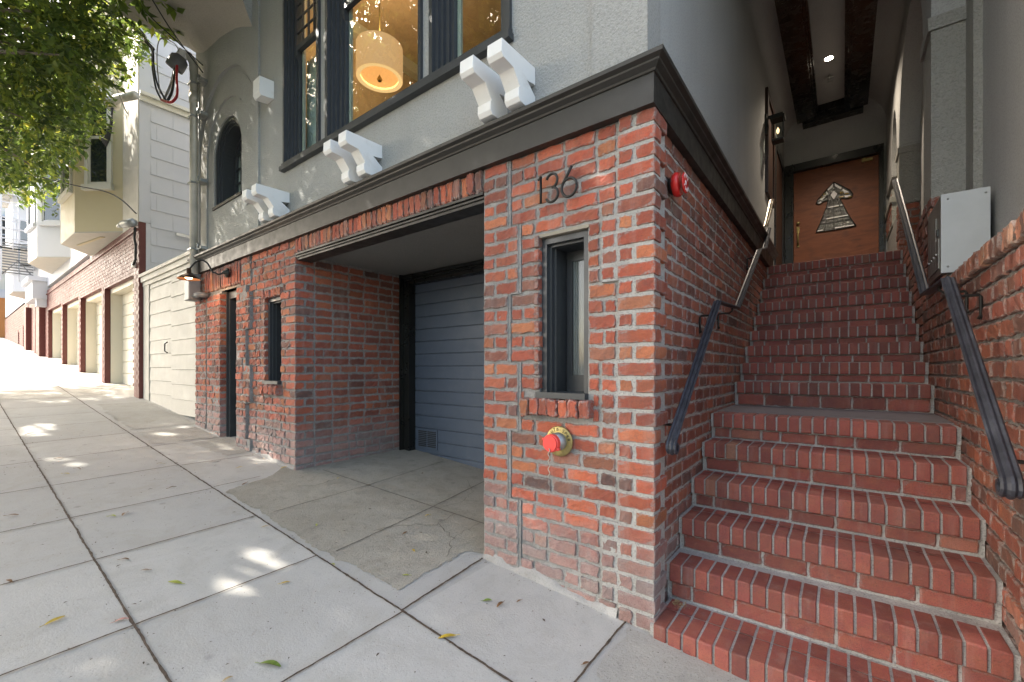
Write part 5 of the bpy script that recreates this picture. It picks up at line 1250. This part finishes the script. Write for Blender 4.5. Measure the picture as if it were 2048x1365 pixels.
# =================================================================== TREES
GAPS = [(-2.86, 1.14, .15), (-2.66, 1.0, .12), (-3.04, 1.32, .10), (-2.95, 1.22, .08), (-8.1, .72, .16), (-8.35, .80, .14), (-7.8, .66, .13), (-6.3, .7, .10), (-5.95, .8, .09), (-6.9, 1.75, .12), (-1.7, .75, .07)]   # openings in the foliage that let sun flecks through
def leaves_mesh(clumps, size, dens, name, parent, mat='leaf'):
    """clumps: (cx,cy,cz, rx,ry,rz); many small pointed leaves drooping from twigs"""
    allv = []; tot = 0; cols = []
    for (cx, cy, cz, rx, ry, rz) in clumps:
        vol = rx*ry*rz*4.19; n = int(dens*vol**.8)
        nt_ = max(3, n//9)
        d = rng.normal(size=(nt_, 3)); d /= np.linalg.norm(d, axis=1)[:, None]; rr = rng.random(nt_)**.45
        tw = d*rr[:, None]*np.array([rx, ry, rz])+np.array([cx, cy, cz])
        tdir = d*.7+rng.normal(0, .45, (nt_, 3))+np.array([0, 0, -.25]); tdir /= np.linalg.norm(tdir, axis=1)[:, None]
        tone_t = np.clip(.35+.25*rng.normal(size=nt_)+.25*(rr-.6), 0, 1)
        idx = np.repeat(np.arange(nt_), 9); m = len(idx); k = np.tile(np.arange(9), nt_)
        base = tw[idx]+tdir[idx]*(k[:, None]*size*.27)
        side = rng.normal(0, 1, (m, 3)); ax = tdir[idx]*.55+side*.55+np.array([0, 0, -.15]); ax /= np.linalg.norm(ax, axis=1)[:, None]
        up = rng.normal(0, .5, (m, 3))+np.array([0, 0, 1.]); wv = np.cross(ax, up); wv /= np.linalg.norm(wv, axis=1)[:, None]+1e-9
        nn = np.cross(wv, ax)
        L = size*rng.uniform(.75, 1.25, m)[:, None]; W = L*.21
        p0 = base; p1 = base+ax*L*.42+wv*W-nn*W*.25; p2 = base+ax*L; p3 = base+ax*L*.42-wv*W-nn*W*.25; pm = base+ax*L*.45
        keep = np.ones(m, bool); sv = np.array(sd)
        for (gx_, gy_, gr_) in GAPS:
            q_ = p1-np.array([gx_, gy_, gz(gx_, gy_)]); dist = np.linalg.norm(q_-np.outer(q_@sv, sv), axis=1); keep &= dist > gr_
        p0, p1, p2, p3, pm = (a[keep] for a in (p0, p1, p2, p3, pm)); idx = idx[keep]; m = int(keep.sum())
        V = np.stack([p0, p1, p2, p3, pm], 1).reshape(-1, 3); allv.append(V)
        t = np.clip(tone_t[idx]+rng.normal(0, .16, m), 0, 1); cols.append(np.repeat(t, 5)); tot += m
    V = np.vstack(allv); t = np.concatenate(cols)
    base = (np.arange(tot)*5)[:, None]; F = np.concatenate([base+np.array([[0, 1, 4]]), base+np.array([[1, 2, 4]]), base+np.array([[2, 3, 4]]), base+np.array([[3, 0, 4]])])
    me = bpy.data.meshes.new(name); me.vertices.add(len(V)); me.vertices.foreach_set('co', V.ravel()); nf = len(F)
    me.loops.add(nf*3); me.loops.foreach_set('vertex_index', F.ravel().astype(np.int32)); me.polygons.add(nf); me.polygons.foreach_set('loop_start', np.arange(0, nf*3, 3, dtype=np.int32))
    me.update(calc_edges=True)
    at = me.color_attributes.new('bc', 'FLOAT_COLOR', 'POINT'); c = np.zeros((len(V), 4)); c[:, 0] = t; c[:, 3] = 1; at.data.foreach_set('color', c.ravel())
    me.materials.append(M(mat)); o = bpy.data.objects.new(name, me); COL.objects.link(o); o.parent = parent; o.matrix_parent_inverse = invw(parent)
    print(name, tot); return o
TR = empty('street_tree', (-7.6, -1.35, gz(-7.6, -1.35)), 'leafy evergreen street tree hanging over the pavement at upper left', 'tree')
vis = [(-6.75, .75, 4.75, .62, .42, .45), (-6.35, .75, 4.55, .42, .32, .33), (-7.3, .55, 4.15, .62, .42, .36), (-7.9, .85, 4.75, .8, .45, .55), (-7.55, .62, 3.72, .36, .26, .2), (-7.2, .5, 4.9, 1.1, .6, .7), (-6.8, .9, 5.3, .55, .3, .45), (-7.7, 1.1, 5.8, .9, .45, .6),
       (-8.7, .7, 4.45, .7, .4, .4), (-8.9, 1.0, 5.7, .9, .5, .7), (-9.9, .85, 5.1, .8, .45, .5), (-9.0, 1.88, 6.85, .35, .18, .28), (-9.5, 1.85, 6.6, .45, .25, .35), (-9.9, 1.75, 7.2, .6, .3, .4), (-8.2, .35, 3.95, .5, .35, .25)]
up_ = []
for gx in np.arange(-16.6, -3.0, 1.02):
    for gy in np.arange(-4.9, 1.7, 1.0):
        for lay in (0, 1):
            x = gx+rng.normal(0, .22)+.5*lay; y = gy+rng.normal(0, .22)+.4*lay
            z = 6.1+1.25*lay+rng.normal(0, .2)+.012*(x+8)*(-1)
            if rng.random() < .03 or (-11.5 < x < -8.5 and -1.2 < y < 1.9): continue
            up_.append((x, y, z, rng.uniform(.7, .95), rng.uniform(.62, .85), rng.uniform(.4, .6)))
leaves_mesh(vis, .088, 1500, 'crown', TR)
leaves_mesh(up_, .15, 620, 'crown', TR)
b = MB(); base = Vector((-7.6, -1.35, gz(-7.6, -1.35)-.1))
b.tube([base, base+Vector((.05, .02, 1.2)), base+Vector((-.03, .1, 2.4)), base+Vector((.05, .3, 3.4))], [.2, .16, .15, .13], 12)
TK = b.build('trunk', 'bark', TR)
fork = base+Vector((.05, .3, 3.4))
for c in vis+up_[::5]:
    b = MB(); p = Vector(c[:3]); mid = fork.lerp(p, .5)+Vector((rng.normal(0, .15), rng.normal(0, .15), .25)); q1 = fork.lerp(mid, .5)+Vector((0, 0, .1))
    b.tube([fork-Vector((0, 0, .1)), q1, mid, mid.lerp(p, .6), p], [.07, .045, .03, .018, .007], 6); 
    if 'LB' not in globals(): LB = MB()
    LB.v += b.v; LB.f += [tuple(i+LB.n for i in f) for f in b.f]; LB.mi += b.mi; LB.sm += b.sm; LB.c += b.c; LB.n += b.n
LB.build('limb', 'bark', TR)
T2 = empty('street_tree', (2.5, -9.5, gz(2.5, -9.5)), 'sunlit street tree across the road, seen only reflected in the glass', 'tree')
cl = [(rng.uniform(-4, 4)+0, -9.5+rng.uniform(-2, 2), rng.uniform(2.6, 7.5), 1.3, 1.2, 1.0) for k in range(26)]
leaves_mesh(cl, .30, 60, 'crown', T2)
b = MB(); b.tube([(0, -9.5, -.5), (.1, -9.5, 3), (0, -9.4, 5)], [.22, .18, .1]); b.build('trunk', 'bark', T2)

# =================================================================== FALLEN LEAVES
def leaf_obj(x, y, L, ang, mat, i, label, zz=None, curl=.3):
    b = MB(); rows = []
    for k in range(7):
        t = k/6; wd = L*.17*math.sin(math.pi*min(1, t*.9+.05))**.8; h = curl*L*.25*math.sin(t*math.pi)+.003
        rows.append([(t*L-L/2, -wd, h+wd*curl*.8), (t*L-L/2, 0, h), (t*L-L/2, wd, h+wd*curl*.8)])
    b.grid(rows, 0, True); b.tube([(-L/2-.25*L, 0, .004), (-L/2, 0, .004)], .0012, 4)
    o = b.build('fallen_leaf', mat); o.location = (x, y, (gz(x, y)+.004) if zz is None else zz); o.rotation_euler = (rng.normal(0, .1), rng.normal(0, .08), ang)
    return tag(o, label, 'leaf', 'fallen leaves on the pavement and driveway')
COLS = {'leaf_yellow': 'yellow', 'leaf_green': 'green', 'leaf_brown': 'brown', 'leaf_pink': 'pinkish', 'leaf_tan': 'tan', 'leaf_olive': 'olive green'}
LV = [(540, 1334, 'leaf_green', .10, 'large green leaf on the pavement at the bottom edge of the photo'), (894, 1277, 'leaf_yellow', .085, 'curled yellow leaf on the slab joint nearest the steps'), (110, 1244, 'leaf_yellow', .075, 'long yellow leaf on the lower left pavement slab'),
 (243, 1244, 'leaf_pink', .055, 'pinkish leaf beside the wide dirt joint at lower left'), (350, 1168, 'leaf_olive', .085, 'crumpled olive leaf on the slab left of the sunlit patches'), (570, 1168, 'leaf_yellow', .05, 'small yellow leaf right of the sunlit patches'),
 (665, 1131, 'leaf_olive', .05, 'olive leaf on the driveway edge joint'), (827, 1103, 'leaf_yellow', .045, 'yellow leaf alone in the middle of the driveway patch'), (812, 1153, 'leaf_olive', .045, 'pale green leaf near the lower tip of the driveway patch'),
 (633, 1052, 'leaf_olive', .045, 'pale green leaf in the left part of the driveway patch'), (855, 1033, 'leaf_yellow', .04, 'yellow leaf below the driveway joint crossing near the pier'), (810, 1068, 'leaf_brown', .05, 'dark brown leaf on the driveway by a crack'),
 (975, 1204, 'leaf_green', .05, 'green and black leaf on the slab in front of the brick pier'), (1000, 1212, 'leaf_brown', .055, 'crumpled brown leaf just right of the green one before the pier'), (1038, 1205, 'leaf_brown', .035, 'tiny orange brown leaf nearest the pier base'),
 (224, 1035, 'leaf_olive', .06, 'pale olive curled leaf on the middle left slab'), (250, 1030, 'leaf_brown', .07, 'thin brown leaf beside the pale olive one'), (25, 1033, 'leaf_brown', .07, 'brown leaf at the far left edge of the pavement'), (132, 949, 'leaf_yellow', .07, 'yellow leaf near the second dirt joint crossing'),
 (155, 939, 'leaf_brown', .06, 'small brown leaf behind the second dirt joint crossing'), (115, 919, 'leaf_brown', .08, 'dark leaf near the wide joint on the upper slabs'), (480, 936, 'leaf_yellow', .06, 'yellow leaf on the pavement before the brick corner'),
 (425, 925, 'leaf_brown', .08, 'brown leaf on the slab before the narrow doorway'), (569, 937, 'leaf_yellow', .08, 'yellow brown leaf against the foot of the garage wall corner'), (489, 969, 'leaf_brown', .07, 'reddish brown leaf at the upper tip of the driveway patch'),
 (320, 929, 'leaf_tan', .06, 'tan leaf on a slab left of the doorway'), (249, 1122, 'leaf_brown', .05, 'dark brown leaf on the slab beside the wide joint'), (290, 1143, 'leaf_brown', .045, 'brown leaf on the slab left of the sunlit patches, nearest them'), (677, 958, 'leaf_yellow', .045, 'yellow leaf inside the garage entry, near its left wall'),
 (738, 972, 'leaf_tan', .045, 'tan leaf on the driveway joint crossing'), (455, 1362, 'leaf_tan', .04, 'small tan leaf at the bottom edge of the pavement'), (1172, 1330, 'leaf_brown', .045, 'orange brown leaf in the joint left of the steps'), (345, 977, 'leaf_brown', .06, 'dark leaf on the slab before the driveway, far end'),
 (60, 870, 'leaf_brown', .10, 'dark leaf at the edge of the sunlit strip on the upper pavement'), (845, 948, 'leaf_brown', .045, 'brown leaf before the blue garage door'), (18, 1165, 'leaf_brown', .05, 'brown scrap of leaf at the left edge of a slab'), (530, 1055, 'leaf_tan', .05, 'thin tan leaf lying along the pavement slab joint')]
c_, s_2 = .7954, .6061
for i, (px, py, mat, L, lab) in enumerate(LV):
    r = (px-1024)/868; u = (739-py)/868; d = (r*c_-s_2, r*s_2+c_, u)
    t_ = (.082*-.76+.02*-2.17-CAMZ)/(d[2]+.082*d[0]-.02*d[1])
    leaf_obj(d[0]*t_, d[1]*t_, L, rng.uniform(0, 6.28), mat, i, lab, None, rng.uniform(.1, .45))
b = MB()
for k in range(1500):
    x, y = rng.uniform(-8, .3), rng.uniform(-.8, 2.1)
    if rng.random() < .3: y = rng.choice([.56, 1.44])+rng.normal(0, .04)
    elif rng.random() < .25: x, y = rng.uniform(-7.2, -.8), 2.13-abs(rng.normal(0, .03))
    a = rng.uniform(0, 6.28); l = rng.uniform(.002, .008)*(1 if rng.random() < .93 else 2.4); w2 = l*.35; g = gz(x, y)+.006
    b.add([(x-l*math.cos(a), y-l*math.sin(a), g), (x-w2*math.sin(a), y+w2*math.cos(a), g+.002), (x+l*math.cos(a), y+l*math.sin(a), g), (x+w2*math.sin(a), y-w2*math.cos(a), g+.002)], [(0, 1, 2, 3)])
tag(b.build('pavement_debris', 'joint_dirt'), kind='stuff')
